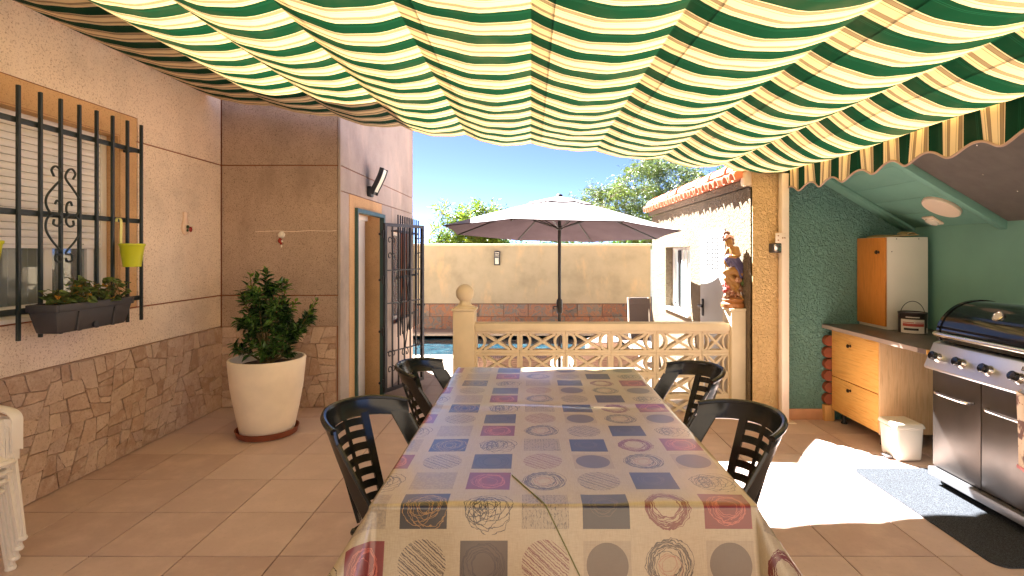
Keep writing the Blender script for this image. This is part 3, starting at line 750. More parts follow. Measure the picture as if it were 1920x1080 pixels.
# ------------------------------------------------------------------ building on the right
rb = thing('pool_house', 'cream stucco pool house with terracotta eave tiles on the right', 'building', (2.06, 4.95, 0))
BX = 2.06; BZ = 2.16
c_ = MB().box(2.27, 5.0, -.4, 5.6, 9.0, BZ)
obj('wall_core', c_, 'plaster_core', rb, smooth=False)
sk = MB()
for y0, y1, z0, z1 in ((4.96, 5.64, -.4, BZ), (5.64, 6.44, 1.80, BZ), (6.44, 6.89, -.4, BZ), (6.89, 8.14, -.4, .72), (6.89, 8.14, 1.625, BZ), (8.14, 9.0, -.4, BZ)):
    sk.box(BX, y0, z0, 2.26, y1, z1)
obj('stucco_wall', sk, 'stucco_cream', rb, smooth=False)
obj('end_wall', MB().box(2.061, 9.001, -.4, 5.6, 9.05, BZ), 'stucco_cream', rb, smooth=False)
obj('front_pier', MB().box(2.06, 4.95, -.02, 2.345, 4.996, 2.335), 'stucco_orange', rb, smooth=False)
obj('front_skirting', MB().box(2.058, 4.935, 0, 2.75, 4.949, .10, bev=.003), 'skirting', rb)
obj('window_sill', MB().box(2.02, 6.86, .70, 2.24, 8.17, .735, bev=.006), 'white_paint', rb)
pw = obj('pool_house_window', MB().box(2.19, 6.9, .735, 2.2, 8.13, 1.62), 'glass_pale', rb, smooth=False)
wf = MB()
for y0 in (6.9, 7.42, 7.60, 8.08): wf.box(2.165, y0, .735, 2.20, y0+.05, 1.62, bev=.003)
wf.box(2.165, 6.95, .735, 2.20, 8.08, .78).box(2.165, 6.95, 1.575, 2.20, 8.08, 1.62)
obj('window_frame', wf, 'white_pvc', pw); obj('curtain', MB().sheet(20, 2, lambda u, v: (2.155+.006*math.sin(u*40), 7.66+.13*u, .76+.82*v), .003), 'pole_dark', pw)
pd = obj('utility_door', MB().box(2.045, 5.66, -.26, 2.075, 6.42, 1.785, bev=.003), simple('door_paint', lin(176, 174, 170), .45, .04, 3), rb)
vent = MB()
for a in range(6):
    for b in range(9): vent.box(2.0435, 5.80+a*.085, 1.36+b*.042, 2.0455, 5.858+a*.085, 1.379+b*.042)
obj('vent_slots', vent, 'rubber', pd, kind='stuff')
obj('door_handle', MB().box(2.03, 6.30, .80, 2.046, 6.34, 1.0, bev=.004).tube([(2.04, 6.32, .92), (1.985, 6.32, .92), (1.985, 6.18, .92)], .012, 8), 'iron_black', pd)
obj('door_trim', MB().box(2.05, 5.64, -.26, 2.058, 5.66, 1.80).box(2.05, 6.42, -.26, 2.058, 6.44, 1.80).box(2.05, 5.64, 1.785, 2.058, 6.44, 1.80), 'white_pvc', pd)
roof = obj('roof', MB().hexa([(2.02, 5.0, 2.16), (5.7, 5.0, 3.05), (5.7, 9.1, 3.05), (2.02, 9.1, 2.16)], [(2.02, 5.0, 2.235), (5.7, 5.0, 3.13), (5.7, 9.1, 3.13), (2.02, 9.1, 2.235)]), 'stucco_cream', rb, smooth=False)
def barrel(L, r0, r1, t=.014, n=8):
    m = MB()
    m.sheet(n, 1, lambda u, v: ((L*v), (r0+(r1-r0)*v)*math.cos(PI*(1-u)), (r0+(r1-r0)*v)*math.sin(PI*(1-u))), t); return m
bt = barrel(.46, .072, .058).mesh('roof_tile'); bt.materials.append(M['roof_tile'])
pan = barrel(.46, .052, .060).xf(Matrix.Diagonal((1, 1, -1, 1))).mesh('roof_tile'); pan.materials.append(M['roof_tile'])
for k in range(19):
    y = 5.08+.22*k
    for rr in range(4):
        piece('roof_tile', bt, roof, (1.93+.40*rr+rs.uniform(-.012, .012), y+rs.uniform(-.008, .008), 2.235+.097*rr+rs.uniform(-.005, .005)), (rs.uniform(-.05, .05), -R(13.5), rs.uniform(-.03, .03)))
    piece('roof_tile', pan, roof, (1.95+rs.uniform(-.01, .01), y+.11, 2.285), (0, -R(13.5), 0))
rt = MB()
for k in range(19):
    y = 5.08+.22*k
rg = barrel(.5, .10, .085).xf(Matrix.Rotation(PI/2, 4, 'Z')).mesh('ridge_tile'); rg.materials.append(M['roof_tile'])
for k in range(9): piece('ridge_tile', rg, roof, (2.07+rs.uniform(-.006, .006), 5.0+.45*k, 2.345), (rs.uniform(-.02, .02), rs.uniform(-.05, .05), rs.uniform(-.02, .02)))
obj('roof_end_plaster', MB().hexa([(1.985, 4.97, 2.17), (2.12, 4.97, 2.17), (2.12, 5.08, 2.17), (1.985, 5.08, 2.17)], [(1.995, 4.98, 2.31), (2.12, 4.98, 2.33), (2.12, 5.08, 2.33), (1.995, 5.08, 2.31)], bev=.03), 'coping', roof)

# ------------------------------------------------------------------ barbecue nook under the lean-to
nk = thing('barbecue_nook', 'green painted lean-to nook with sloping plank ceiling behind the barbecue', 'lean-to', (3.45, 4.95, 0))
def ceil(x): return 1.77+.6*(3.45-x)
obj('back_wall', MB().prism([(2.346, -.02), (3.5, -.02), (3.5, 1.76), (2.346, 2.43)], lambda u, v: (u, 4.996, v), lambda u, v: (u, 4.951, v)), 'stucco_green', nk, smooth=False)
obj('side_wall', MB().box(3.45, 1.4, -.02, 3.6, 4.95, 1.80), 'smooth_green', nk, smooth=False)
def slopebox(x0, x1, y0, y1, d0, d1, bev=0):
    return MB().hexa([(x0, y0, ceil(x0)+d0), (x1, y0, ceil(x1)+d0), (x1, y1, ceil(x1)+d0), (x0, y1, ceil(x0)+d0)], [(x0, y0, ceil(x0)+d1), (x1, y0, ceil(x1)+d1), (x1, y1, ceil(x1)+d1), (x0, y1, ceil(x0)+d1)], bev=bev)
obj('roof_deck', slopebox(2.55, 3.62, 1.4, 5.0, .03, .09), 'planter_grey', nk, smooth=False)
n = 5; wd = (3.45-2.56)/n
for k in range(n): obj('ceiling_plank', slopebox(2.56+wd*k+.002, 2.56+wd*(k+1)-.002, 3.935, 4.80, 0, .026, .003), 'ceiling_green', nk)
obj('ceiling_beam', slopebox(2.56, 3.45, 3.86, 3.93, -.055, .026, .004), 'ceiling_green', nk)
obj('ceiling_beam', slopebox(2.38, 3.45, 4.81, 4.945, -.03, .026, .004), 'smooth_green', nk)
obj('ceiling_batten', slopebox(2.38, 3.45, 4.785, 4.80, -.03, -.003, .003), 'smooth_green', nk)
obj('ceiling_board', slopebox(2.56, 3.45, 1.4, 3.855, 0.005, .028), 'brown_board', nk, smooth=False)
for k in range(14):
    x = 2.6+(k*.37) % .8; y = 3.7-.17*(k % 8)-.03*k
    obj('screw', MB().ball((x, y, ceil(x)+.003), .006, n=8, m=6), 'chrome', nk)
up = (Vector((.6, 0, 1)).normalized())
rot = Matrix.Rotation(math.atan(.6), 4, 'Y')
cl = thing('ceiling_light', 'flat round white ceiling light on the sloping green planks', 'ceiling light', (3.21, 4.16, ceil(3.21)))
obj('light_body', MB().lathe([(.135, -.001), (.135, -.022), (.128, -.03), (0.0, -.032)], 40).xf(Matrix.Translation((3.21, 4.16, ceil(3.21))) @ rot), 'lamp_white', cl)
sm = thing('smoke_alarm', 'small white smoke alarm beside the round ceiling light', 'smoke alarm', (3.36, 4.45, ceil(3.36)))
obj('alarm_base', MB().box(-.06, -.06, -.02, .06, .06, -.001, bev=.008).xf(Matrix.Translation((3.36, 4.45, ceil(3.36))) @ rot), 'lamp_white', sm)
obj('alarm_cover', MB().lathe([(.05, -.02), (.046, -.035), (.02, -.042), (0, -.042)], 20).xf(Matrix.Translation((3.36, 4.45, ceil(3.36))) @ rot), 'ceramic_white', sm)
# ------------------------------------------------------------------ striped awning
XF = [-3.085, -2.46, -1.845, -1.23, -.615, 0, .615, 1.25, 1.83, 2.35]
ZF = [3.05, 2.95, 2.85, 2.755, 2.67, 2.59, 2.52, 2.45, 2.385, 2.30]
SG = [.04, .062, .07, .07, .066, .06, .072, .08, .085, .088]
Y0, Y1 = 1.0, 5.07
aw = thing('awning', 'green and cream striped fabric awning sagging between its rails', 'awning', (0, 0, 0))
rs = random.Random(21); ph = [rs.uniform(0, 6) for _ in range(20)]
def awz(b, t, y):
    z = ZF[b]+(ZF[b+1]-ZF[b])*t
    s = SG[b]*(1+.18*math.sin(y*1.3+ph[b])+.10*math.sin(y*3.7+ph[b+5]))
    if y > 4.6: s *= 1-.25*(y-4.6)/.4
    z -= s*4*t*(1-t)
    z += .003*math.sin(t*17+y*5+ph[b])*4*t*(1-t)+.0013*math.sin(y*31+t*6+ph[b])*math.sin(PI*t)**.5+.003*math.sin(y*9.3+ph[b]*2)*math.sin(PI*t)
    z += .007*math.sin(y*2.4+ph[b+3])*(1-abs(2*t-1))
    return z
def awp(b, t, y):
    e = 4*t*(1-t)
    yy = y
    if y > 4.9: yy = y+.05*(1-e)*((y-4.9)/.1)*0
    return (XF[b]+(XF[b+1]-XF[b])*t, yy, awz(b, t, y))
mb = MB(); NT, NY = 14, 150
cols = []
for b in range(9):
    for k in range(NT+(1 if b == 8 else 0)):
        cols.append([mb.bm.verts.new(awp(b, k/NT, Y0+(Y1-Y0)*j/NY)) for j in range(NY+1)])
for A, B in zip(cols, cols[1:]):
    for j in range(NY): mb.bm.faces.new((A[j], B[j], B[j+1], A[j+1]))
obj('awning_cloth', mb, 'awning', aw, ang=22)
hem = []
for b in range(9):
    for k in range(NT): hem.append(Vector(awp(b, k/NT, Y1))+Vector((0, 0, .002)))
hem.append(Vector(awp(8, 1, Y1)))
obj('front_hem', MB().tube(hem, .006, 6), 'awning', aw)
def val(u, v):
    y = Y0+(Y1-Y0)*u; s = PI*y/.335
    drop = .185+.028*math.cos(2*s+.6)+.006*math.sin(y*5)
    wav = .010*math.sin(2*s)+.008*math.sin(y*7.3)
    return (2.346+wav*v, y, awz(8, 1, y)-.003-drop*v)
obj('valance', MB().grid(420, 8, val), 'awning', aw, ang=60)
obj('valance_binding', MB().tube([val(i/420, 1.0) for i in range(421)], .0075, 6), 'cushion', aw)
for b in range(1, 9):
    x, z = XF[b], ZF[b]
    obj('awning_rail', MB().tube([(x, Y0, z+.014), (x, Y1-.03, z+.014)], .0025, 6), 'post_white', aw)
    pk = MB(); bb = b; tw_ = .095/(XF[b+1]-XF[b])
    pk.grid(6, 60, lambda u, v: (lambda p: (p[0], p[1], p[2]+.007))(awp(bb, tw_*u, Y0+(Y1-Y0)*v)))
    obj('rail_pocket', pk, 'pocket', aw)
obj('side_rail', MB().box(2.36, Y0, 2.30, 2.372, Y1-.02, 2.36, bev=.003), 'post_white', aw)
obj('wall_rail', MB().box(-3.088, Y0, 3.055, -3.06, Y1, 3.085, bev=.003), 'post_white', aw)
obj('rear_beam', MB().prism([(-3.08, 3.20), (2.40, 2.46), (2.40, 2.54), (-3.08, 3.28)], lambda u, v: (u, 1.04, v), lambda u, v: (u, 1.1, v)), 'post_white', aw)
po = thing('awning_post', 'slim white square post holding the awning corner beside the green wall', 'post', (2.316, 4.88, 0))
obj('post_shaft', MB().box(2.282, 4.845, .006, 2.350, 4.915, 2.27, bev=.005), 'post_white', po)
obj('base_plate', MB().box(2.235, 4.81, 0, 2.40, 4.93, .007, bev=.002).box(2.275, 4.835, .007, 2.30, 4.846, .10, bev=.002), 'post_white', po)
for z in (.035, .075): obj('base_bolt', MB().cyl((2.29, 4.829, z), (2.29, 4.836, z), .009, 8), 'chrome', po)
obj('wall_bracket', MB().box(2.222, 4.838, 1.635, 2.318, 4.844, 1.725, bev=.002), 'post_white', po)
for x, z in ((2.245, 1.66), (2.245, 1.70), (2.285, 1.68), (2.305, 1.68)): obj('bracket_screw', MB().cyl((x, 4.833, z), (x, 4.839, z), .006, 8), 'brass', po)
jb = thing('socket_box', 'small grey weatherproof box under the bracket of the white post', 'switch box', (2.25, 4.9, 1.54))
obj('box_body', MB().box(2.205, 4.85, 1.545, 2.285, 4.948, 1.632, bev=.01), 'planter_grey', jb)
obj('box_cover', MB().box(2.213, 4.842, 1.553, 2.277, 4.851, 1.624, bev=.008), 'chrome', jb)

# ------------------------------------------------------------------ table and cloth
TB = (-.492, .698, 1.674, 3.64, .76)
tb = thing('dining_table', 'long dining table hidden under the printed vinyl cloth', 'table', (.106, 2.72, 0))
obj('tabletop', MB().box(TB[0]+.006, TB[2]+.006, .72, TB[1]-.006, TB[3]-.006, .7575, bev=.005), 'white_plastic', tb)
for x in (-.42, .63):
    for y in (1.82, 3.62): obj('leg', MB().box(x-.03, y-.03, 0, x+.03, y+.03, .72, bev=.006), 'white_plastic', tb)
GRID = [['greysq', 'dark_gold', 'scribble', 'scratch', 'dark', 'redring', 'redsq', 'greysq'],
        ['scribble', 'greysq', 'redsq', 'ring', 'hatch', 'dark', 'scribble', 'redsq'],
        ['redsq', 'hatch', 'dark_circle', 'redhatch', 'greycircle', 'ring', 'greycircle', 'redring']]
PX, PY, CX, CY = .189, .1715, -.5216, 1.665
a0, a1, b0, b1 = TB[0]-.27, TB[1]+.27, TB[2]-.33, TB[3]+.27
def over(v, lo, hi): return (lo-v, -1) if v < lo else ((v-hi, 1) if v > hi else (0, 0))
def drape(a, b):
    da, sa = over(a, TB[0], TB[1]); db, sb = over(b, TB[2], TB[3])
    x = min(max(a, TB[0]), TB[1]); y = min(max(b, TB[2]), TB[3]); z = TB[4]+.003
    r = math.hypot(da, db)
    if r == 0:
        return (x, y, z+.0022*math.sin(a*9+b*4)*math.sin(b*6.5)+.0045*math.sin(b*31+a*5)*math.exp(-((b-2.72)/.04)**2)+.0022*math.exp(-((a-.106+.05*math.sin(b*3))/.02)**2))
    ux, uy = da/r*sa, db/r*sb
    diag = 2*abs(ux*uy)
    rho = .016; L = rho*PI/2
    fl = .20+.42*diag+.022*math.sin((a if db > da else b)*9.0)+.012*math.sin((a if db > da else b)*23)
    if r < L: p = r/rho; o, d = rho*math.sin(p), rho*(1-math.cos(p))
    else: o = rho+(r-L)*fl; d = rho+(r-L)*math.sqrt(max(.1, 1-fl*fl))
    return (x+ux*o, y+uy*o, z-d)
def lines(c, p, lo, hi, edges, n=8):
    k0 = math.floor((lo-c)/p-.5); k1 = math.ceil((hi-c)/p+.5); L = set()
    for k in range(k0, k1+1):
        for i in range(n): L.add(round(c+p*(k-.5+i/n), 5))
    for e, s in edges:
        for d in (0, .004, .008, .0125, .017, .0215, .0255): L.add(round(e+s*d, 5))
    L |= {lo, hi}
    L = sorted(v for v in L if lo <= v <= hi); out = [L[0]]
    for v in L[1:]:
        if v-out[-1] > .0012: out.append(v)
    return out
LA = lines(CX, PX, a0, a1, ((TB[0], -1), (TB[1], 1))); LB = lines(CY, PY, b0, b1, ((TB[2], -1), (TB[3], 1)))
cm = bmesh.new(); uvl = cm.loops.layers.uv.new('UVMap')
gv = [[cm.verts.new(drape(a, b)) for a in LA] for b in LB]
for j in range(len(LB)-1):
    for i in range(len(LA)-1):
        am, bm2 = (LA[i]+LA[i+1])/2, (LB[j]+LB[j+1])/2
        k = round((am-CX)/PX); r = round((bm2-CY)/PY)
        f = cm.faces.new((gv[j][i], gv[j][i+1], gv[j+1][i+1], gv[j+1][i]))
        kind = GRID[r % 3][k % 8] if 0 <= k < 8 else GRID[(r+1) % 3][(k+3) % 8]
        f.material_index = KINDS.index(kind); f.smooth = True
        for l, (ii, jj) in zip(f.loops, ((i, j), (i+1, j), (i+1, j+1), (i, j+1))):
            l[uvl].uv = (LA[ii]-(CX+PX*k), LB[jj]-(CY+PY*r))
me = bpy.data.meshes.new('tablecloth'); cm.to_mesh(me); cm.free()
for m_ in VINYL: me.materials.append(m_)
tc = bpy.data.objects.new('tablecloth', me); C.objects.link(tc); WL['tablecloth'] = Vector()
tag(tc, 'beige vinyl tablecloth printed with squares, rings and scribbled circles', 'tablecloth')
cd = obj('cord', MB().tube([Vector(drape(a, b))+Vector((0, -.003 if b < 1.674 else 0, .0025)) for a, b in [(-.066+.243*t, 1.88-.47*t) for t in [i/60 for i in range(61)]]], 0.0018, 6), simple('olive_cord', lin(112, 112, 48), .7))
tag(cd, 'thin olive green cord lying over the front edge of the tablecloth', 'cord')

# ------------------------------------------------------------------ plastic chairs
def chair(name, label, mat, group, arms=False):
    t = thing(name, label, 'chair', (0, 0, 0), 0, group)
    def P(a, z, off=0):
        r = .218+.055*(z-.42)/.45+off; q = R(a)
        return Vector((r*math.sin(q)*1.02, -r*math.cos(q)-.02-.10*(z-.42)/.45, z))
    zt = lambda a: .872-.030*(abs(a)/70)**2.2
    zb = lambda a: .800-.028*(abs(a)/70)**2
    bk = MB()
    bk.sheet(28, 3, lambda u, v: P(-70+140*u, zb(-70+140*u)+(zt(-70+140*u)-zb(-70+140*u))*v, .004*math.sin(v*PI)), .011)
    bk.tube([P(-70+140*i/28, zt(-70+140*i/28), .006) for i in range(29)], .0135, 8)
    for s in (-1, 1):
        def st(u, v):
            top = P(s*(52+18*u), zb(52+18*u)+.015); bot = Vector((s*(.222-.004*u), -.03+.095*u, .425))
            m_ = top.lerp(bot, v); m_.x += s*.012*math.sin(v*PI); return m_
        bk.sheet(3, 10, st, .016)
        bk.tube([st(1, v/10) for v in range(11)], .010, 6); bk.tube([st(0, v/10) for v in range(11)], .008, 6)
    for a in (-24, 24): bk.sheet(2, 8, lambda u, v: P(a-4+8*u, .415+(.81-.415)*v), .013)
    bk.sheet(2, 8, lambda u, v: P(-2+4*u, .415+(.81-.415)*v, .002), .008)
    obj('backrest', bk, mat, t)
    for k in range(7):
        z = .448+.052*k
        obj('back_slat', MB().sheet(8, 1, lambda u, v: P(-21+42*u, z+.031*v+.006*math.cos((u-.5)*PI)), .008), mat, t)
    se = MB().sheet(14, 14, lambda u, v: ((u-.5)*(.36+.08*v), -.18+.42*v, .425-.018*math.sin(PI*u)*math.sin(PI*min(1, v*1.1))+(-.03*max(0, v-.85)/.15)), .012)
    se.tube([(-.18, -.18, .42), (-.22, .2, .418), (-.2, .225, .40), (.2, .225, .40), (.22, .2, .418), (.18, -.18, .42)], .014, 8)
    obj('seat', se, mat, t)
    for x, y, dx, dy in ((-.20, .19, -.045, .05), (.20, .19, .045, .05), (-.16, -.15, -.035, -.07), (.16, -.15, .035, -.07)):
        s = 1 if x > 0 else -1; w_ = .036; w2 = .02
        top, bot = Vector((x, y, .42)), Vector((x+dx, y+dy, 0))
        if arms and y > 0: top = Vector((x+.03*s, y-.02, .60))
        lg = MB()
        for (ax, ay) in ((1, 0), (0, 1)):
            e = .007
            lg.hexa([bot+Vector((-w2*s*ax-e*ay*s*0-(e if ay else 0), -w2*ay-(e if ax else 0), 0)), bot+Vector((w2*ax+(e if ay else 0), -w2*ay-(e if ax else 0), 0)), bot+Vector((w2*ax+(e if ay else 0), w2*ay+(e if ax else 0), 0)), bot+Vector((-w2*ax-(e if ay else 0), w2*ay+(e if ax else 0), 0))],
                    [top+Vector((-w_*ax-(e if ay else 0), -w_*ay-(e if ax else 0), 0)), top+Vector((w_*ax+(e if ay else 0), -w_*ay-(e if ax else 0), 0)), top+Vector((w_*ax+(e if ay else 0), w_*ay+(e if ax else 0), 0)), top+Vector((-w_*ax-(e if ay else 0), w_*ay+(e if ax else 0), 0))])
        lg.lathe([(.02, 0), (.024, .006), (.02, .02), (.0, .021)], 10, c=tuple(bot))
        obj('leg', lg, mat, t)
    if arms:
        for s in (-1, 1):
            path = spline([(s*.24, -.16, .645), (s*.265, -.02, .65), (s*.27, .12, .645), (s*.255, .20, .615), (s*.24, .22, .54), (s*.235, .225, .45)], 5)
            am = MB()
            A = [p+Vector((-.028*s, 0, 0)) for p in path]; B = [p+Vector((.028*s, 0, 0)) for p in path]
            n_ = len(path)-1
            am.sheet(4, n_, lambda u, v: A[round(v*n_)].lerp(B[round(v*n_)], u)+Vector((0, 0, -.01*(2*u-1)**2)), .012)
            obj('armrest', am, mat, t)
    return t
BG = 'black plastic chairs round the table'
c1 = chair('plastic_chair', 'black slat backed plastic chair at the near left of the table', 'black_plastic', BG)
c1.location = (-.49, 2.24, 0); c1.scale = (.92, 1, 1); c1.rotation_euler = (0, 0, R(-113))
dup(c1, (-.405, 3.2, 0), R(-99), 'black slat backed plastic chair at the far left of the table near the gate')
dup(c1, (.72, 3.08, 0), R(105), 'black slat backed plastic chair at the far right of the table by the balustrade')
dup(c1, (.65, 2.2, 0), R(106), 'black slat backed plastic chair at the near right of the table')
WG = 'white plastic armchairs in the stack'
w1 = chair('plastic_armchair', 'white plastic armchair at the bottom of the stack by the stone dado', 'white_plastic', WG, True)
w1.location = (-2.78, 2.36, 0); w1.rotation_euler = (0, 0, R(-90))
for k, nm in enumerate(('second from the bottom of the stack', 'second from the top of the stack', 'at the very top of the stack')):
    dup(w1, (-2.78+.012*(k+1), 2.36+.006*(k+1), .045*(k+1)), R(-90), 'white plastic armchair '+nm+' by the stone dado')

# ------------------------------------------------------------------ balustrade
bal = thing('balustrade', 'cream concrete balustrade of pierced breeze blocks with a ball finial post', 'balustrade', (.7, 5.2, 0))
def block():
    m = MB(); W, H, D = .44, .2125, .09; t = .028
    m.box(-W/2+.001, -D/2, 0, W/2-.001, D/2, t, bev=.003, seg=1); m.box(-W/2+.001, -D/2, H-t, W/2-.001, D/2, H-.001, bev=.003, seg=1)
    for s in (-1, 1):
        m.box(s*(W/2-.001), -D/2, t, s*(W/2-.026), D/2, H-t)
        r0, r1 = .076, .100
        arc = [R(-78+156*i/14) for i in range(15)]
        for i in range(14):
            qs = []
            for r, a in ((r0, arc[i]), (r1, arc[i]), (r1, arc[i+1]), (r0, arc[i+1])):
                qs.append((s*(W/2-.012-r*math.cos(a)), max(.012, min(H-.012, H/2+r*1.0*math.sin(a)))))
            m.prism(qs, lambda u, v: (u, -D/2+.004, v), lambda u, v: (u, D/2-.004, v))
    for s in (-1, 1):
        a, b = Vector((-.125, .034*0+.03)), Vector((.125, H-.03))
        if s < 0: a, b = Vector((-.125, H-.03)), Vector((.125, .03))
        d = (b-a).normalized(); nn = Vector((-d.y, d.x))*.0125; o = .004 if s > 0 else .006
        qs = [a-nn, b-nn, b+nn, a+nn]
        m.prism([tuple(p) for p in qs], lambda u, v: (u, -D/2+o, v), lambda u, v: (u, D/2-o, v))
    return m
blk = block().mesh('breeze_block', True, 30); blk.materials.append(M['balustrade'])
for i in range(6):
    for j in range(4):
        if i == 5: piece('breeze_block', blk, bal, (-.325+.44*i-.085, 5.2, -.06+.2125*j), scale=(.60, 1, 1))
        else: piece('breeze_block', blk, bal, (-.325+.44*i, 5.2, -.06+.2125*j))
obj('top_rail', MB().box(-.535, 5.12, .792, 1.915, 5.28, .865, bev=.008), 'balustrade', bal)
obj('base_kerb', MB().box(-.535, 5.13, -.3, 1.915, 5.27, -.055), 'balustrade', bal)
np_ = obj('newel_post', MB().box(-.745, 5.10, -.3, -.537, 5.30, .985, bev=.008).box(-.757, 5.09, .985, -.525, 5.31, 1.01, bev=.008), 'balustrade', bal)
obj('ball_finial', MB().lathe([(.10, 1.01), (.10, 1.022), (.07, 1.035), (.052, 1.06), (.05, 1.075)] + [(.088*math.sin(t), 1.152-.088*math.cos(t)) for t in [R(35+145*i/12) for i in range(13)]], 28, c=(-.641, 5.2, 0)), 'balustrade', np_)
obj('end_post', MB().box(1.917, 5.09, -.3, 2.055, 5.33, .99, bev=.006).box(1.905, 5.08, .99, 2.057, 5.34, 1.012, bev=.005), 'balustrade', bal)

# ------------------------------------------------------------------ statue
stt = thing('statue', 'painted statuette of a seated woman in a purple drape on the balustrade end post', 'statue', (1.985, 5.21, 1.012))
k_ = .000838; SX = 1.975; SY = 5.21; SZ = 1.012
def q3(x, z, d=0): return (SX+(x-235)*k_, SY+d, SZ+(940-z)*k_)
obj('statue_plinth', MB().lathe([(.106, 0), (.112, .012), (.110, .04), (.098, .05), (.092, .06), (.10, .068), (.10, .082), (.088, .092), (.05, .10), (0, .10)], 28, c=(SX, SY, SZ)), 'statue_base', stt)
b = MB(); q = random.Random(3)
for _ in range(36): b.ball(q3(q.uniform(150, 320), q.uniform(600, 850), q.uniform(-.05, .06)), q.uniform(.022, .04), n=8, m=6)
b.ball(q3(240, 640, .02), .075)
organic('rock_seat', b, 'statue_rock', stt, .007, 3)
b = MB()
limb(b, [q3(285, 520, .0), q3(255, 430, 0), q3(245, 330, -.005), q3(240, 270, 0)], [.056, .043, .050, .040])
limb(b, [q3(235, 260, 0), q3(208, 215, -.01), q3(190, 190, -.016)], [.024, .020, .03])
b.ball(q3(182, 182, -.02), .042, (.86, 1, 1.15)); b.ball(q3(160, 195, -.032), .010); b.ball(q3(172, 215, -.03), .022)
limb(b, [q3(275, 255, -.01), q3(290, 330, -.035), q3(235, 350, -.06), q3(165, 350, -.055)], [.026, .021, .018, .014])
limb(b, [q3(195, 265, .03), q3(150, 345, .02), q3(140, 420, -.01), q3(160, 460, -.03)], [.024, .019, .016, .013])
limb(b, [q3(300, 545, -.02), q3(215, 510, -.045), q3(130, 530, -.04)], [.046, .036, .028])
limb(b, [q3(130, 530, -.04), q3(190, 590, -.05), q3(255, 660, -.055), q3(270, 700, -.06)], [.027, .026, .018, .015])
limb(b, [q3(270, 700, -.06), q3(235, 735, -.075)], [.017, .011])
limb(b, [q3(300, 570, .02), q3(220, 590, .0), q3(150, 610, -.02)], [.042, .034, .027])
limb(b, [q3(150, 610, -.02), q3(215, 700, -.035), q3(285, 770, -.045), q3(305, 815, -.05)], [.027, .026, .017, .013])
limb(b, [q3(305, 815, -.05), q3(325, 840, -.075)], [.014, .010])
organic('figure', b, 'flesh', stt, .0055, 4)
b = MB()
limb(b, [q3(180, 372, -.02), q3(245, 395, -.01), q3(290, 465, 0), q3(318, 570, .012)], [.046, .060, .060, .050])
for i in range(11):
    t_ = i/10
    limb(b, [q3(152+t_*110, 362+t_*70, -.050-.012*math.sin(t_*3.1)), q3(205+t_*100, 410+t_*90, -.066+.01*t_), q3(262+t_*70, 500+t_*60, -.066+.022*t_), q3(300+t_*45, 585+t_*10, -.058+.05*t_)], [.007, .010, .012, .010])
limb(b, [q3(330, 560, -.03), q3(352, 600, -.01), q3(335, 640, .01)], [.022, .018, .010])
limb(b, [q3(150, 372, -.04), q3(160, 420, -.045), q3(175, 462, -.05)], [.016, .014, .010])
organic('drape', b, 'drape', stt, .005, 2)
b = MB()
for _ in range(12): b.ball(q3(q.uniform(270, 335), q.uniform(610, 740), q.uniform(-.055, .02)), q.uniform(.014, .024), n=8, m=6)
organic('green_leaves', b, 'statue_leaf', stt, .005, 1)
b = MB()
for _ in range(9): b.ball(q3(q.uniform(115, 165), q.uniform(650, 760), q.uniform(-.05, .01)), q.uniform(.012, .02), n=8, m=6)
organic('roses', b, 'rose', stt, .005, 1)
b = MB()
b.ball(q3(188, 150, -.004), .046, (1, 1.05, .9)); b.ball(q3(205, 175, .015), .04)
for x, z in ((165, 68), (140, 75), (185, 78), (125, 120), (230, 110), (235, 150)): b.ball(q3(x, z, 0), .017, n=8, m=6)
limb(b, [q3(128, 150, .02), q3(120, 230, .02)], [.008, .006]); limb(b, [q3(240, 165, .01), q3(245, 200, .0)], [.014, .01])
organic('hair', b, 'statue_hair', stt, .005, 1)
b = MB()
for x, z in ((140, 130), (165, 115), (190, 110), (215, 118), (150, 105), (205, 130)): b.ball(q3(x, z, -.03), .017, n=8, m=6)
organic('flower_crown', b, 'statue_flower', stt, .005, 1)

# ------------------------------------------------------------------ garden umbrella
um = thing('garden_umbrella', 'open octagonal garden umbrella with pale canopy on a dark crank pole', 'umbrella', (.367, 6.8, -.27))
UC = Vector((.367, 6.8, 0)); UR = 1.5
def rimz(x, y): return 1.80-.055*(y-6.8)-.022*(x-.367)
apex = 2.245
def rib_pt(a, t):
    x, y = UC.x+UR*t*math.cos(a), UC.y+UR*t*math.sin(a)
    zr = rimz(UC.x+UR*math.cos(a), UC.y+UR*math.sin(a))
    return Vector((x, y, apex+(zr-apex)*(t**1.12)))
can = MB()
angs = [R(22.5+45*k) for k in range(8)]
for k in range(8):
    A_, B_ = angs[k], angs[(k+1) % 8]+(2*PI if k == 7 else 0)
    def f(u, v):
        t = .10+.90*v
        p = rib_pt(A_, t).lerp(rib_pt(B_, t), u); e = 4*u*(1-u)
        p.z -= .016*e*v*(1-v)*4
        c = Vector((UC.x, UC.y, p.z)); p = p+(c-p)*(.028*e*v); return p
    can.grid(10, 14, f)
bmesh.ops.remove_doubles(can.bm, verts=can.bm.verts, dist=1e-4)
obj('canopy', can, 'umbrella_cloth', um, ang=20)
shd = MB()
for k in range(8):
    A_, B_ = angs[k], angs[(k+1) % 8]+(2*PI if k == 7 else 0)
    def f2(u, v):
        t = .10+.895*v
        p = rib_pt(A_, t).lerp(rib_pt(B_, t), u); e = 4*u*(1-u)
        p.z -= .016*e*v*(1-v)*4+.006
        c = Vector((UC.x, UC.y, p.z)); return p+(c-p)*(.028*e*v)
    shd.grid(10, 14, f2)
obj('canopy_underside_shade', shd, 'umbrella_shade_cloth', um, ang=20)  # extra skin below the canopy whose dark tone paints the shade there
hemb = MB()
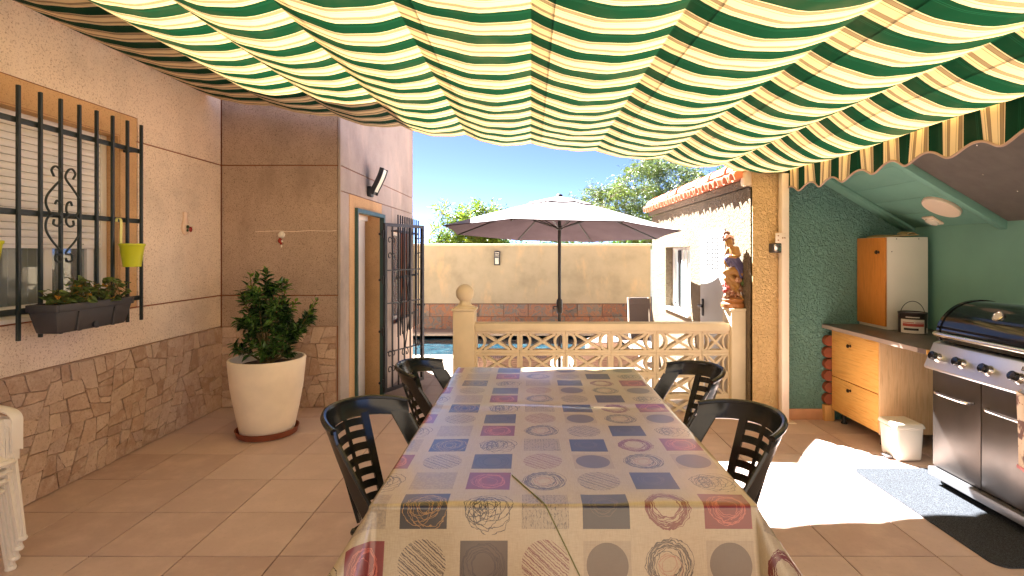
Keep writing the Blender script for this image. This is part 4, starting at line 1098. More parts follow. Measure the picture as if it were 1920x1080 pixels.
for k in range(8):
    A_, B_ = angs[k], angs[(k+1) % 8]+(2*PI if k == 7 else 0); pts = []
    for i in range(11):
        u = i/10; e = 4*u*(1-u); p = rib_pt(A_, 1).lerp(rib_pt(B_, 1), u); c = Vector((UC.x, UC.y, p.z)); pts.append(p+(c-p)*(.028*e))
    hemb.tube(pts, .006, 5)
obj('canopy_hem', hemb, 'umbrella_shade_cloth', um)
vt = MB()
for k in range(8):
    A_, B_ = angs[k], angs[(k+1) % 8]+(2*PI if k == 7 else 0)
    vt.grid(6, 4, lambda u, v: (lambda p: Vector((UC.x+(p.x-UC.x), UC.y+(p.y-UC.y), p.z+.018-.03*(1-4*u*(1-u))*v*0-.012*math.sin(PI*u)*v)))(rib_pt(A_, .02+.26*v).lerp(rib_pt(B_, .02+.26*v), u)))
obj('top_vent', vt, 'umbrella_cloth', um, ang=20)
obj('finial', MB().lathe([(.03, 2.255), (.045, 2.27), (.035, 2.285), (.012, 2.295), (0, 2.297)], 16, c=(UC.x, UC.y, 0)), 'pole_dark', um)
obj('pole', MB().cyl((UC.x, UC.y, -.22), (UC.x, UC.y, 2.27), .021, 16), 'pole_dark', um)
obj('crank_housing', MB().lathe([(.022, .76), (.038, .78), (.042, .82), (.042, .90), (.036, .94), (.022, .96)], 16, c=(UC.x, UC.y, 0)).tube([(UC.x-.03, UC.y-.02, .86), (UC.x-.075, UC.y-.03, .86), (UC.x-.08, UC.y-.03, .83)], .009, 6), 'pole_dark', um)
obj('hub', MB().lathe([(.022, 1.83), (.045, 1.84), (.045, 1.88), (.022, 1.89)], 16, c=(UC.x, UC.y, 0)).lathe([(.022, 2.16), (.05, 2.17), (.05, 2.21), (.022, 2.22)], 16, c=(UC.x, UC.y, 0)), 'pole_dark', um)
for a in angs:
    obj('rib', MB().tube([rib_pt(a, t)+Vector((0, 0, -.016)) for t in (.03, .2, .4, .6, .8, .985)], .0095, 6), 'pole_dark', um)
    obj('strut', MB().tube([Vector((UC.x+.04*math.cos(a), UC.y+.04*math.sin(a), 1.86)), rib_pt(a, .42)+Vector((0, 0, -.02))], .008, 6), 'pole_dark', um)
obj('umbrella_base', MB().lathe([(.26, -.27), (.26, -.22), (.24, -.20), (.05, -.18), (.035, -.1), (0, -.1)], 28, c=(UC.x, UC.y, 0)), 'planter_grey', um)

# ------------------------------------------------------------------ things by the pool
def lounger(x0, x1, y0, y1, label, top, mat2):
    """back rest at the near end, facing the pool"""
    t = thing('sun_lounger', label, 'sun lounger', ((x0+x1)/2, (y0+y1)/2, -.27))
    zt = -.03; yb = y0+.50
    obj('frame', MB().box(x0, yb, zt-.08, x0+.05, y1, zt-.02, bev=.01).box(x1-.05, yb, zt-.08, x1, y1, zt-.02, bev=.01).box(x0+.05, y1-.05, zt-.08, x1-.05, y1, zt-.02, bev=.01), mat2, t)
    for k in range(6):
        yy = yb+.03+(y1-yb-.1)*k/6
        obj('slat', MB().box(x0+.055, yy, zt-.05, x1-.055, yy+.10, zt-.03, bev=.004), mat2, t)
    B0, B1 = Vector((0, yb, zt-.03)), Vector((0, y0, .275)); up_ = (B1-B0); n_ = Vector((0, -up_.z, up_.y)).normalized()
    def slab(u0, u1, xa, xb, d0, d1, bev=.005):
        m = MB(); P_ = lambda x, u, d_: B0+up_*u+n_*d_+Vector((x, 0, 0))
        return m.hexa([P_(xa, u0, d0), P_(xb, u0, d0), P_(xb, u0, d1), P_(xa, u0, d1)], [P_(xa, u1, d0), P_(xb, u1, d0), P_(xb, u1, d1), P_(xa, u1, d1)], bev=bev)
    bk = obj('backrest', slab(0, 1.0, x0, x0+.06, 0, .04), mat2, t)
    obj('backrest_stile', slab(0, 1.0, x1-.06, x1, 0, .04), mat2, bk); obj('backrest_rail', slab(.94, 1.01, x0+.06, x1-.06, 0, .04), mat2, bk)
    for k in range(5): obj('back_slat', slab(.04+.125*k, .145+.125*k, x0+.06, x1-.06, .008, .028), mat2, bk)
    obj('back_weave', slab(.66, .94, x0+.06, x1-.06, .006, .03, .003), top, bk)
    obj('seat_pad', MB().box(x0+.06, yb+.05, zt-.028, x1-.06, y1-.08, zt+.02, bev=.018), top, t)
    for x in (x0+.04, x1-.04):
        for y in (yb+.06, y1-.1): obj('leg', MB().box(x-.025, y-.025, -.27, x+.025, y+.025, zt-.081, bev=.004), 'pole_dark', t)
    return t
lounger(-.76, .27, 6.95, 8.45, 'wicker topped sun lounger behind the left half of the balustrade', 'wicker', 'cushion')
lounger(.58, 1.42, 6.95, 8.4, 'pale slatted sun lounger right of the umbrella pole behind the balustrade', 'cushion', 'cushion')
fc = thing('folding_chair', 'dark sling garden chair with white frame by the pool house corner', 'garden chair', (1.86, 9.0, -.27))
sb = MB().sheet(6, 8, lambda u, v: (1.70+.36*u, 9.10+.12*v, .05+.70*v), .012); obj('sling_back', sb, 'sling', fc)
obj('sling_seat', MB().sheet(6, 6, lambda u, v: (1.70+.36*u, 8.68+.42*v, .10-.05*v), .012), 'sling', fc)
for x in (1.685, 2.035):
    obj('side_frame', MB().tube([(x, 9.24, .77), (x, 9.08, .04), (x, 8.66, .10)], .014, 8).tube([(x, 9.2, -.265), (x, 8.68, .12)], .014, 8).tube([(x, 8.72, -.265), (x, 9.14, .3)], .014, 8), 'white_paint', fc)
obj('head_pad', MB().box(1.70, 9.19, .66, 2.02, 9.23, .77, bev=.02), 'sling', fc)
pf = thing('pouf', 'round beige pouf on the pool deck left of the dark sling chair', 'pouf', (1.22, 8.9, -.27))
obj('pouf_body', MB().lathe([(.22, -.265), (.29, -.2), (.31, -.05), (.29, .09), (.2, .14), (0, .15)], 28, c=(1.22, 8.9, 0)), 'cushion', pf)
obj('pouf_piping', MB().lathe([(.293, .078), (.302, .086), (.293, .094)], 28, c=(1.22, 8.9, 0)), 'sling', pf)
# ------------------------------------------------------------------ potted shrub
def leaf_mesh(name, L, W, mat, fold=.25, n=3, curl=.2):
    m = MB(); pts = []
    bm = m.bm; mid = []; lf = []; rt = []
    for i in range(n+1):
        t = i/n; wv = W/2*math.sin(PI*(t**.8))*1.0 if 0 < i < n else 0
        z = -curl*L*t*t
        mid.append(bm.verts.new((0, L*t, z)))
        if 0 < i < n:
            lf.append(bm.verts.new((-wv, L*t, z+fold*wv))); rt.append(bm.verts.new((wv, L*t, z+fold*wv)))
    for S_ in (lf, rt):
        bm.faces.new((mid[0], S_[0], mid[1]) if S_ is rt else (mid[0], mid[1], S_[0]))
        for i in range(len(S_)-1): bm.faces.new((mid[i+1], S_[i], S_[i+1], mid[i+2]))
        bm.faces.new((mid[-2], S_[-1], mid[-1]))
    me = bpy.data.meshes.new(name); bm.to_mesh(me); bm.free(); me.shade_smooth()
    me.materials.append(M[mat]); return me
def orient(d, roll=0):
    return d.to_track_quat('Y', 'Z').to_matrix().to_4x4() @ Matrix.Rotation(roll, 4, 'Y')
def place_leaf(me, parent, p, d, sc, roll):
    o = bpy.data.objects.new('leaf', me); C.objects.link(o); o.parent = parent
    o.matrix_local = Matrix.Translation(p-WL[parent.name]) @ orient(d, roll) @ Matrix.Diagonal((sc, sc, sc, 1)); return o
def merge_leaves(name, items, me, parent, mat):
    vs, fs = [], []; base = [v.co.copy() for v in me.vertices]; polys = [tuple(p.vertices) for p in me.polygons]
    off = WL.get(parent.name, Vector()) if parent else Vector()
    for p, d, sc, roll in items:
        X = Matrix.Translation(p-off) @ orient(d, roll) @ Matrix.Diagonal((sc, sc, sc, 1)); n0 = len(vs)
        vs += [X @ c for c in base]; fs += [tuple(n0+i for i in f) for f in polys]
    m2 = bpy.data.meshes.new(name); m2.from_pydata(vs, [], fs); m2.shade_smooth(); m2.materials.append(M[mat])
    o = bpy.data.objects.new(name, m2); C.objects.link(o)
    if parent: o.parent = parent
    WL[o.name] = off; return o
PC = Vector((-2.255, 4.57, 0))
pot = thing('flower_pot', 'tall tapered cream pot in a terracotta saucer by the brown wall', 'pot', tuple(PC))
obj('pot_body', MB().lathe([(.205, .025), (.215, .04), (.252, .22), (.286, .42), (.301, .57), (.306, .642), (.302, .65), (.286, .65), (.282, .63), (.275, .55), (.05, .545), (0, .545)], 48, c=tuple(PC)), 'cream_pot', pot)
obj('saucer', MB().lathe([(.215, 0), (.235, .006), (.248, .05), (.252, .056), (.24, .056), (.228, .02), (0, .018)], 40, c=tuple(PC)), 'terracotta', pot)
obj('soil', MB().lathe([(.278, .575), (.2, .60), (0, .605)], 30, c=tuple(PC)), 'soil', pot)
sp = thing('potted_shrub', 'glossy dark green leafy shrub growing in the tall cream pot', 'shrub', (PC.x, PC.y, .6))
q = random.Random(12)
def W(px, py, dy=0):
    Y = PC.y+dy; return Vector(((px-995)/1000*Y, Y, 1.55-(py-473)/1000*Y))
B0 = PC+Vector((0, 0, .59))
stems = []
for tip, dy, mid in (((468, 512), .0, (480, 600)), ((500, 508), .08, (497, 590)), ((540, 525), -.03, (520, 600)), ((450, 545), -.08, (480, 620)), ((596, 560), .0, (545, 640)), ((585, 590), .06, (548, 640)), ((525, 560), -.14, (505, 620)), ((470, 590), .14, (490, 630)), ((440, 655), -.05, (470, 665)), ((520, 640), -.12, (510, 665)), ((545, 660), .05, (530, 668)), ((485, 545), -.10, (490, 610)), ((512, 535), .12, (505, 600)), ((555, 565), .05, (525, 610)), ((455, 600), .02, (480, 640)), ((490, 655), -.15, (495, 668)), ((560, 610), -.04, (535, 645)), ((540, 590), .1, (520, 640))):
    s = spline([B0+Vector((q.uniform(-.03, .03), q.uniform(-.03, .03), 0)), W(*mid, dy*.5), W(*tip, dy)], 10); stems.append(s)
sm_ = MB()
for s in stems: sm_.tube(s, [.012*(1-.75*i/(len(s)-1)) for i in range(len(s))], 6)
obj('stems', sm_, 'stem', sp)
LM = leaf_mesh('leaf', .072, .034, 'leaf_dark'); LY = leaf_mesh('leaf', .062, .024, 'leaf_young')
items = []
def twig_leaves(s, t0, t1, n, young):
    for k in range(n):
        t = t0+(t1-t0)*k/n; i = min(int(t*(len(s)-1)), len(s)-2); p = s[i].lerp(s[i+1], t*(len(s)-1)-i); ax = (s[i+1]-s[i]).normalized()
        a = k*2.4+q.uniform(-.4, .4); side = ax.orthogonal().normalized(); side = Matrix.Rotation(a, 3, ax) @ side
        d = (side*1.0+ax*q.uniform(.35, 1.1)+Vector((0, 0, q.uniform(-.2, .3)))).normalized()
        items.append((p, d, q.uniform(.7, 1.25), q.uniform(-.6, .6), young and t > .80 and q.random() < .8))
for si, s in enumerate(stems):
    twig_leaves(s, .45, 1.0, 34, si in (0, 2, 4, 5, 11, 13)); L = (s[-1]-s[0]).length
    for _ in range(6 if L > .35 else 3):
        t = q.uniform(.45, .92); i = int(t*(len(s)-1)); p = s[i]
        d = Vector((q.uniform(-1, 1), q.uniform(-1, 1), q.uniform(-.1, .9))).normalized(); l = q.uniform(.06, .14)
        tw = [p+d*l*x+Vector((0, 0, .04*x*x)) for x in (0, .25, .5, .75, 1)]; twig_leaves(tw, .15, 1.0, 13, q.random() < .18)
items.sort(key=lambda it: it[0].y)
for it in items[:280]: place_leaf(LY if it[4] else LM, sp, it[0], it[1], it[2], it[3])
rest = items[280:]
o = merge_leaves('foliage', [it[:4] for it in rest if not it[4]], LM, sp, 'leaf_dark'); o['kind'] = 'stuff'
o = merge_leaves('young_foliage', [it[:4] for it in rest if it[4]], LY, sp, 'leaf_young'); o['kind'] = 'stuff'

# ------------------------------------------------------------------ planter on the grille, hanging buckets
pb = thing('planter_box', 'dark grey plastic planter trough hung on the window grille', 'planter', (-2.86, 3.4, 1.06))
X0, X1, YA, YB = -2.95, -2.775, 3.12, 3.72
tb_ = MB().hexa([(X0+.02, YA+.035, 1.065), (X1-.025, YA+.035, 1.065), (X1-.025, YB-.035, 1.065), (X0+.02, YB-.035, 1.065)], [(X0, YA, 1.205), (X1, YA, 1.205), (X1, YB, 1.205), (X0, YB, 1.205)], bev=.012)
obj('trough', tb_, 'planter_grey', pb)
obj('rim', MB().box(X0-.004, YA-.006, 1.195, X1+.006, YA+.012, 1.24, bev=.005).box(X0-.004, YB-.012, 1.195, X1+.006, YB+.006, 1.24, bev=.005).box(X1-.012, YA+.012, 1.195, X1+.006, YB-.012, 1.24, bev=.005).box(X0-.004, YA+.012, 1.195, X0+.012, YB-.012, 1.24, bev=.005), 'planter_grey', pb)
for y in (YA+.16, YB-.16): obj('rib', MB().hexa([(X1-.03, y-.006, 1.07), (X1-.012, y-.006, 1.07), (X1-.012, y+.006, 1.07), (X1-.03, y+.006, 1.07)], [(X1-.01, y-.006, 1.19), (X1+.006, y-.006, 1.19), (X1+.006, y+.006, 1.19), (X1-.01, y+.006, 1.19)]), 'planter_grey', pb)
obj('drain_cap', MB().cyl((X1-.03, 3.42, 1.09), (X1-.008, 3.42, 1.09), .02, 14), 'iron_black', pb)
obj('soil', MB().box(X0+.012, YA+.012, 1.19, X1-.012, YB-.012, 1.222), 'soil', pb, smooth=False)
for y in (YA+.1, YB-.1): obj('hook', MB().tube([(X0-.002, y, 1.23), (-2.97, y, 1.236), (-2.998, y, 1.228), (-2.998, y, 1.19)], .006, 6), 'iron_black', pb)
gp_ = thing('geranium', 'leafy geranium plants filling the grey planter trough', 'plant', (-2.86, 3.4, 1.22))
LG = leaf_mesh('leaf', .050, .056, 'leaf_geranium', .18, 4, .35); LD = leaf_mesh('leaf', .045, .045, 'leaf_dry', .3, 4, .6)
q = random.Random(5); stg = MB()
for k in range(46):
    y = q.uniform(YA+.03, YB-.03); b = Vector((q.uniform(X0+.03, X1-.02), y, 1.22)); h = q.uniform(.03, .15)*(1.15 if .25 < (y-YA)/.6 < .95 else .7)
    tip = b+Vector((q.uniform(-.05, .07), q.uniform(-.06, .06), h)); stg.tube([b, b.lerp(tip, .5)+Vector((.008, 0, .01)), tip], .0025, 5)
    for _ in range(5):
        p = b.lerp(tip, q.uniform(.4, 1)); d = Vector((q.uniform(-.6, 1), q.uniform(-1, 1), q.uniform(-.15, .5))).normalized()
        place_leaf(LD if q.random() < .08 else LG, gp_, p, d, q.uniform(.6, 1.15), q.uniform(-.7, .7))
obj('stems', stg, 'stem', gp_)
def bucket(x, y, label):
    t = thing('hanging_bucket', label, 'bucket', (x, y, 1.445), 0, 'lime buckets on the window grille')
    obj('bucket_body', MB().lathe([(.052, .0), (.055, .002), (.075, .15), (.079, .158), (.079, .165), (.072, .163), (.053, .012), (0, .010)], 28), 'lime', t, world=False)
    obj('bucket_rim', MB().lathe([(.0755, .148), (.081, .154), (.0815, .166), (.075, .168)], 28), 'lime', t, world=False)
    obj('hook_strap', MB().sheet(12, 1, lambda u, v: Vector(spline([(-.078, 0, .12), (-.08, 0, .2), (-.076, -.002, .31), (-.082, -.003, .345), (-.105, -.003, .35), (-.112, -.003, .325)], 4)[min(20, round(u*20))])+Vector((0, .011*(2*v-1), 0)), .003), 'lime_pale', t, world=False)
    return t
bucket(-2.87, 3.84, 'lime green bucket hooked on the grille rail right of the heart scrolls')
bucket(-2.87, 2.795, 'lime green bucket hooked on the grille rail left of the heart scrolls')

# ------------------------------------------------------------------ wall ornaments and wall light
wo = thing('wall_ornament', 'tall pink ceramic wall pocket with painted fruit on the left wall', 'wall ornament', (-3.085, 4.76, 1.70))
obj('pocket_body', MB().lathe([(.005, 0), (.032, .02), (.045, .06), (.04, .10), (.026, .14), (.024, .18), (.030, .205), (.024, .207), (.018, .18)], 20).xf(Matrix.Translation((-3.083, 4.76, 1.70)) @ Matrix.Diagonal((.7, 1, 1, 1))), 'ceramic', wo)
obj('painted_leaf', MB().ball((-3.047, 4.742, 1.775), .017, (.5, 1, 1)).ball((-3.05, 4.742, 1.745), .013, (.5, 1, 1)), 'ceramic_green', wo)
obj('painted_fruit', MB().ball((-3.05, 4.785, 1.755), .020, (.5, 1, 1.2)), 'ceramic_red', wo)
obj('lip', MB().box(-3.085, 4.74, 1.79, -3.035, 4.82, 1.796, bev=.002), 'ceramic_white', wo)
w2_ = thing('wall_ornament', 'small white and red ceramic ornament on the brown wall above the shrub', 'wall ornament', (-2.485, 5.32, 1.60))
obj('ornament_shell', MB().prism([(-.034, .0), (-.040, .03), (-.022, .055), (.0, .066), (.02, .055), (.036, .03), (.03, .002), (.01, -.012)], lambda u, v: (-2.485+u, 5.329, 1.70+v), lambda u, v: (-2.485+u*.8, 5.305, 1.70+v*.8+.004), bev=.004), 'ceramic_white', w2_)
obj('ornament_figure', MB().ball((-2.497, 5.312, 1.665), .022, (1, .6, 1.2)).ball((-2.486, 5.312, 1.635), .012), 'ceramic_red', w2_)
obj('ornament_tip', MB().ball((-2.484, 5.314, 1.612), .008, (1, 1, 2)).ball((-2.476, 5.312, 1.66), .010), 'ceramic_white', w2_)
# curved flood lamp on the annex wall
fl_ = thing('flood_lamp', 'black curved outdoor lamp with a pale lens on the annex side wall', 'wall lamp', (-1.9, 6.3, 2.35))
def fp(t, o): # arc leaning away from the wall, seen from the front
    a = R(-12+52*t); return (-1.805+.30*(1-math.cos(R(52)*(1-t)))*-.9+.115*t*0+.09*t, 6.22+o, 2.235+.29*t)
pr = [(-1.865, 2.235), (-1.845, 2.29), (-1.805, 2.37), (-1.765, 2.46), (-1.742, 2.535)]
pth = spline([(x, 0, z) for x, z in pr], 6)
bd = MB(); n_ = len(pth)-1
def off(i, d):
    a = pth[max(0, i-1)]; b = pth[min(n_, i+1)]; t = (b-a).normalized(); return pth[i]+Vector((t.z, 0, -t.x))*d
for y0, y1, d0, d1, nm, mt in ((6.16, 6.34, 0, .03, 'lamp_body', 'iron_black'), (6.16, 6.178, .03, .05, 'lamp_rim', 'iron_black'), (6.322, 6.34, .03, .05, 'lamp_rim', 'iron_black')):
    m_ = MB(); poly = [(off(i, d0).x, off(i, d0).z) for i in range(n_+1)]+[(off(i, d1).x, off(i, d1).z) for i in range(n_, -1, -1)]
    for i in range(n_):
        qd = [off(i, d0), off(i+1, d0), off(i+1, d1), off(i, d1)]; m_.prism([(p.x, p.z) for p in qd], lambda u, v: (u, y0, v), lambda u, v: (u, y1, v))
    bmesh.ops.remove_doubles(m_.bm, verts=m_.bm.verts, dist=1e-5)
    obj(nm, m_, mt, fl_)
m_ = MB()
for i in range(4, n_-1):
    qd = [off(i, .030), off(i+1, .030), off(i+1, .042), off(i, .042)]; m_.prism([(p.x, p.z) for p in qd], lambda u, v: (u, 6.18, v), lambda u, v: (u, 6.32, v))
obj('lamp_lens', m_, 'lens', fl_)
obj('lamp_mount', MB().box(-1.899, 6.19, 2.20, -1.855, 6.31, 2.32, bev=.006), 'iron_black', fl_)

# ------------------------------------------------------------------ kitchen corner
lc = thing('base_cabinet', 'orange wood two drawer cabinet with dark worktop in the green nook', 'cabinet', (3.1, 4.5, 0))
obj('carcass', MB().box(2.78, 4.235, .115, 3.43, 4.885, .848), 'wood_panel', lc, smooth=False)
obj('side_panel', MB().box(2.762, 4.218, .105, 3.43, 4.234, .848, bev=.001), 'wood_panel', lc)
for z0, z1, zk in ((.425, .842, .74), (.115, .418, .355)):
    d = obj('drawer_front', MB().box(2.758, 4.236, z0, 2.779, 4.885, z1, bev=.002), 'wood_orange', lc)
    obj('knob', MB().lathe([(.012, 0), (.007, .008), (.007, .014), (.017, .022), (.014, .03), (0, .032)], 14).xf(Matrix.Translation((2.758, 4.60, zk)) @ Matrix.Rotation(-PI/2, 4, 'Y')), 'knob_dark', d)
for y in (4.29, 4.83): obj('leg', MB().lathe([(.026, 0), (.026, .01), (.018, .02), (.018, .115)], 14, c=(2.84, y, 0)), 'rubber', lc)
obj('worktop', MB().box(2.70, 3.64, .85, 3.445, 4.945, .886, bev=.003), 'laminate', lc)
obj('worktop_edge', MB().box(2.697, 3.72, .852, 2.6995, 4.94, .884), simple('worktop_edging', lin(158, 142, 132), .45), lc)
obj('worktop_end', MB().box(2.70, 3.632, .852, 3.44, 3.639, .884), 'wood_orange', lc)
obj('worktop_leg', MB().box(3.38, 3.68, 0, 3.42, 3.72, .85, bev=.003), 'planter_grey', lc)
tr = thing('clay_pipe_stack', 'stack of short terracotta pipes beside the wooden drawers', 'clay pipes', (2.735, 4.92, 0))
obj('wood_block', MB().box(2.70, 4.893, 0, 2.79, 4.945, .145, bev=.003), 'wood_light', tr)
pp = MB().lathe([(.042, 0), (.049, 0), (.050, .025), (.049, .05), (.042, .05)], 20, axis='Y').mesh('clay_pipe'); pp.materials.append(M['terracotta'])
for k in range(6): piece('clay_pipe', pp, tr, (2.745+(.004 if k % 2 else -.003), 4.893, .2+.107*k))
uc = thing('wall_cupboard', 'cupboard with orange wood door and white side standing on the worktop', 'cupboard', (3.2, 4.74, .886))
obj('carcass', MB().box(3.042, 4.55, .888, 3.39, 4.94, 1.68, bev=.002), 'white_melamine', uc)
dd = obj('cupboard_door', MB().box(3.022, 4.553, .915, 3.040, 4.938, 1.677, bev=.002), 'wood_door', uc)
obj('knob', MB().lathe([(.012, 0), (.007, .008), (.007, .014), (.018, .022), (.014, .03), (0, .032)], 14).xf(Matrix.Translation((3.022, 4.63, 1.55)) @ Matrix.Rotation(-PI/2, 4, 'Y')), 'knob_dark', dd)
for x, z in ((3.08, 1.555), (3.12, 1.664), (3.31, 1.664)): obj('screw_hole', MB().cyl((x, 4.546, z), (x, 4.5505, z), .004, 8), 'iron_black', uc)
cb = thing('cardboard', 'flattened piece of cardboard lying on top of the wood door cupboard', 'cardboard', (3.18, 4.7, 1.68))
obj('cardboard_sheet', MB().sheet(8, 6, lambda u, v: (3.06+.26*u, 4.56+.30*v, 1.686+.016*math.sin(u*4)*v+.014*u), .006), 'cardboard', cb)
obj('folded_flap', MB().sheet(4, 4, lambda u, v: (3.22+.09*u, 4.57+.12*v, 1.70+.02*math.sin(u*3)+.01*v), .005), 'cardboard', cb)
pc = thing('paint_can', 'dark topped paint can with a white and red label on the worktop', 'paint can', (3.15, 4.40, .886))
obj('can_body', MB().lathe([(.098, .002), (.100, .004), (.100, .158), (.103, .162), (.103, .172), (.096, .174), (.09, .166), (0, .166)], 36, c=(3.15, 4.40, .886)), 'label_dark', pc)
def wrap(name, a0_, a1_, z0, z1, mat, r=.1012):
    obj(name, MB().sheet(14, 1, lambda u, v: (3.15+r*math.cos(R(a0_+(a1_-a0_)*u)), 4.40+r*math.sin(R(a0_+(a1_-a0_)*u)), .886+z0+(z1-z0)*v), .0006), mat, pc)
wrap('label_panel', 185, 285, .006, .118, 'label_white'); wrap('label_stripe', 195, 282, .062, .085, 'label_red', .1022); wrap('label_stripe', 196, 240, .090, .096, 'label_red', .1022); wrap('label_stripe', 245, 282, .090, .096, 'label_red', .1022)
wrap('label_box', 200, 258, .030, .048, 'label_dark', .1022); wrap('label_line', 208, 262, .132, .140, 'label_white', .1022); wrap('label_chip', 300, 335, .01, .05, 'label_white', .1014)
obj('can_handle', MB().tube([(3.15+.104*math.cos(t), 4.40, .886+.135+.125*math.sin(t)) for t in [PI*i/20 for i in range(21)]], .0028, 6), 'iron_black', pc)
bn = thing('pedal_bin', 'small white plastic pedal bin in front of the wooden cabinet', 'bin', (2.80, 4.03, 0))
obj('bin_body', MB().hexa([(2.712, 3.938, .004), (2.893, 3.938, .004), (2.893, 4.132, .004), (2.712, 4.132, .004)], [(2.70, 3.93, .25), (2.905, 3.93, .25), (2.905, 4.14, .25), (2.70, 4.14, .25)], bev=.02, seg=3), 'white_plastic', bn)
obj('bin_lid', MB().hexa([(2.69, 3.92, .245), (2.915, 3.92, .245), (2.915, 4.15, .245), (2.69, 4.15, .245)], [(2.70, 3.935, .282), (2.90, 3.935, .282), (2.90, 4.14, .282), (2.70, 4.14, .282)], bev=.012, seg=3), 'white_plastic', bn)
obj('pedal', MB().box(2.668, 3.99, .012, 2.72, 4.07, .024, bev=.004), 'grey_plinth', bn)
obj('latch', MB().box(2.692, 4.0, .215, 2.702, 4.06, .24, bev=.003), 'white_plastic', bn)
mt = obj('floor_mat', MB().prism([(x, y) for cx_, cy_, a_ in ((2.98, 3.74, 0), (2.36, 3.74, 90), (2.36, 2.68, 180), (2.98, 2.68, 270)) for x, y in [(cx_+.07*math.cos(R(a_+15*i)), cy_+.07*math.sin(R(a_+15*i))) for i in range(7)]], lambda u, v: (u, v, .0015), lambda u, v: (u, v, .008)), 'mat')
tag(mt, 'grey ribbed doormat with rounded corners on the tiles before the barbecue', 'mat')

# ------------------------------------------------------------------ gas barbecue
bq = thing('gas_barbecue', 'black and stainless gas barbecue with a rounded lid and row of knobs', 'barbecue', (2.97, 3.0, 0))
GY0, GY1 = 2.42, 3.585
obj('cabinet', MB().box(2.716, GY0+.01, .115, 3.24, GY1-.006, .82, bev=.004), 'dark_steel', bq)
obj('plinth', MB().box(2.668, GY0, .062, 2.716, GY1, .118, bev=.006).box(2.716, GY0, .085, 3.24, GY1, .114), 'grey_plinth', bq)
for k in range(3):
    y1 = GY1-.008-.386*k
    d = obj('cabinet_door', MB().box(2.696, y1-.381, .13, 2.715, y1, .775, bev=.004), 'dark_steel', bq)
    obj('door_handle', MB().tube(spline([(2.694, y1-.05, .628), (2.664, y1-.065, .628), (2.655, y1-.11, .628), (2.655, y1-.27, .628), (2.664, y1-.315, .628), (2.694, y1-.33, .628)], 5), .0095, 8), 'chrome', d)
pn = MB().prism([(2.705, .945), (2.735, .957), (3.22, .957), (3.22, .80), (2.735, .775), (2.648, .775), (2.640, .79)], lambda u, v: (u, GY0, v), lambda u, v: (u, GY1, v), bev=.005, seg=2)
panel = obj('control_panel', pn, 'steel', bq)
nr = Vector((-(.945-.79), 0, .065)).normalized()
Xk = Matrix.Rotation(math.atan2(nr.x, nr.z), 4, 'Y')
for k in range(6):
    y = 3.495-.194*k; p = Vector((2.668, y, .86))
    kn = obj('knob', MB().lathe([(.034, -.004), (.032, .004), (.024, .016), (.022, .020), (.026, .022), (.027, .042), (.025, .046), (.0, .047)], 22).xf(Matrix.Translation(p) @ Xk), 'chrome', panel)
    obj('knob_cap', MB().lathe([(.0275, .024), (.0275, .047), (.0235, .052), (0, .053)], 22).xf(Matrix.Translation(p) @ Xk), 'enamel_black', panel)
pt = Matrix.Translation((2.691, 2.89, .913)) @ Xk
obj('badge', MB().box(-.012, -.055, 0, .012, .03, .003, bev=.001).xf(pt), 'enamel_black', panel)
cu = bpy.data.curves.new('badge_lettering', 'FONT'); cu.body = 'BM'; cu.size = .022; cu.extrude = .0006; cu.align_x = 'LEFT'; cu.align_y = 'CENTER'
to = bpy.data.objects.new('tmp', cu); C.objects.link(to)
tm = bpy.data.meshes.new_from_object(to.evaluated_get(bpy.context.evaluated_depsgraph_get())); bpy.data.objects.remove(to)
tm.transform(Matrix.Translation((2.691, 2.914, .913)) @ Xk @ Matrix.Translation((0, 0, .0036)) @ Matrix.Rotation(-PI/2, 4, 'Z')); tm.transform(Matrix.Translation(-WL[panel.name]))
tm.name = 'badge_lettering'; obj('badge_lettering', tm, 'label_white', panel)
prof = [(2.722, .965), (2.718, 1.03), (2.735, 1.085), (2.775, 1.14), (2.83, 1.185), (2.90, 1.215), (2.98, 1.228), (3.06, 1.222), (3.14, 1.195), (3.20, 1.15), (3.225, 1.08), (3.225, .965)]
lp = spline([(x, 0, z) for x, z in prof], 4); lid2 = [(p.x, p.z) for p in lp]
lid = obj('lid', MB().prism(lid2, lambda u, v: (u, GY0+.06, v), lambda u, v: (u, GY1-.045, v)), 'enamel_black', bq, ang=30)
def grow(s): return [(2.97+(x-2.97)*s, 1.03+(z-1.03)*s) for x, z in lid2]
for y0, y1 in ((GY0+.04, GY0+.06), (GY1-.045, GY1-.02)):
    obj('lid_end', MB().prism(grow(1.03), lambda u, v: (u, y0, max(v, .96)), lambda u, v: (u, y1, max(v, .96)), bev=.004), 'enamel_black', lid)
obj('lid_handle', MB().tube(spline([(2.72, GY1-.06, 1.005), (2.685, GY1-.045, 1.012), (2.665, GY1-.10, 1.015), (2.66, GY1-.3, 1.015), (2.66, GY0+.3, 1.015), (2.665, GY0+.10, 1.015), (2.685, GY0+.045, 1.012), (2.72, GY0+.06, 1.005)], 6), .015, 10), 'chrome', lid)
tn = Vector((-.7, 0, .62)).normalized(); Xt = Matrix.Translation((2.800, 3.19, 1.163)) @ Matrix.Rotation(math.atan2(tn.x, tn.z), 4, 'Y')
th_ = obj('thermometer', MB().lathe([(.033, -.006), (.035, .008), (.029, .013), (.027, .009), (0, .009)], 24).xf(Xt), 'chrome', lid)
obj('dial', MB().lathe([(.026, .0095), (.0, .0096)], 24).xf(Xt).box(-.002, -.018, .0098, .002, .003, .0105, mat=Xt), 'label_white', lid)
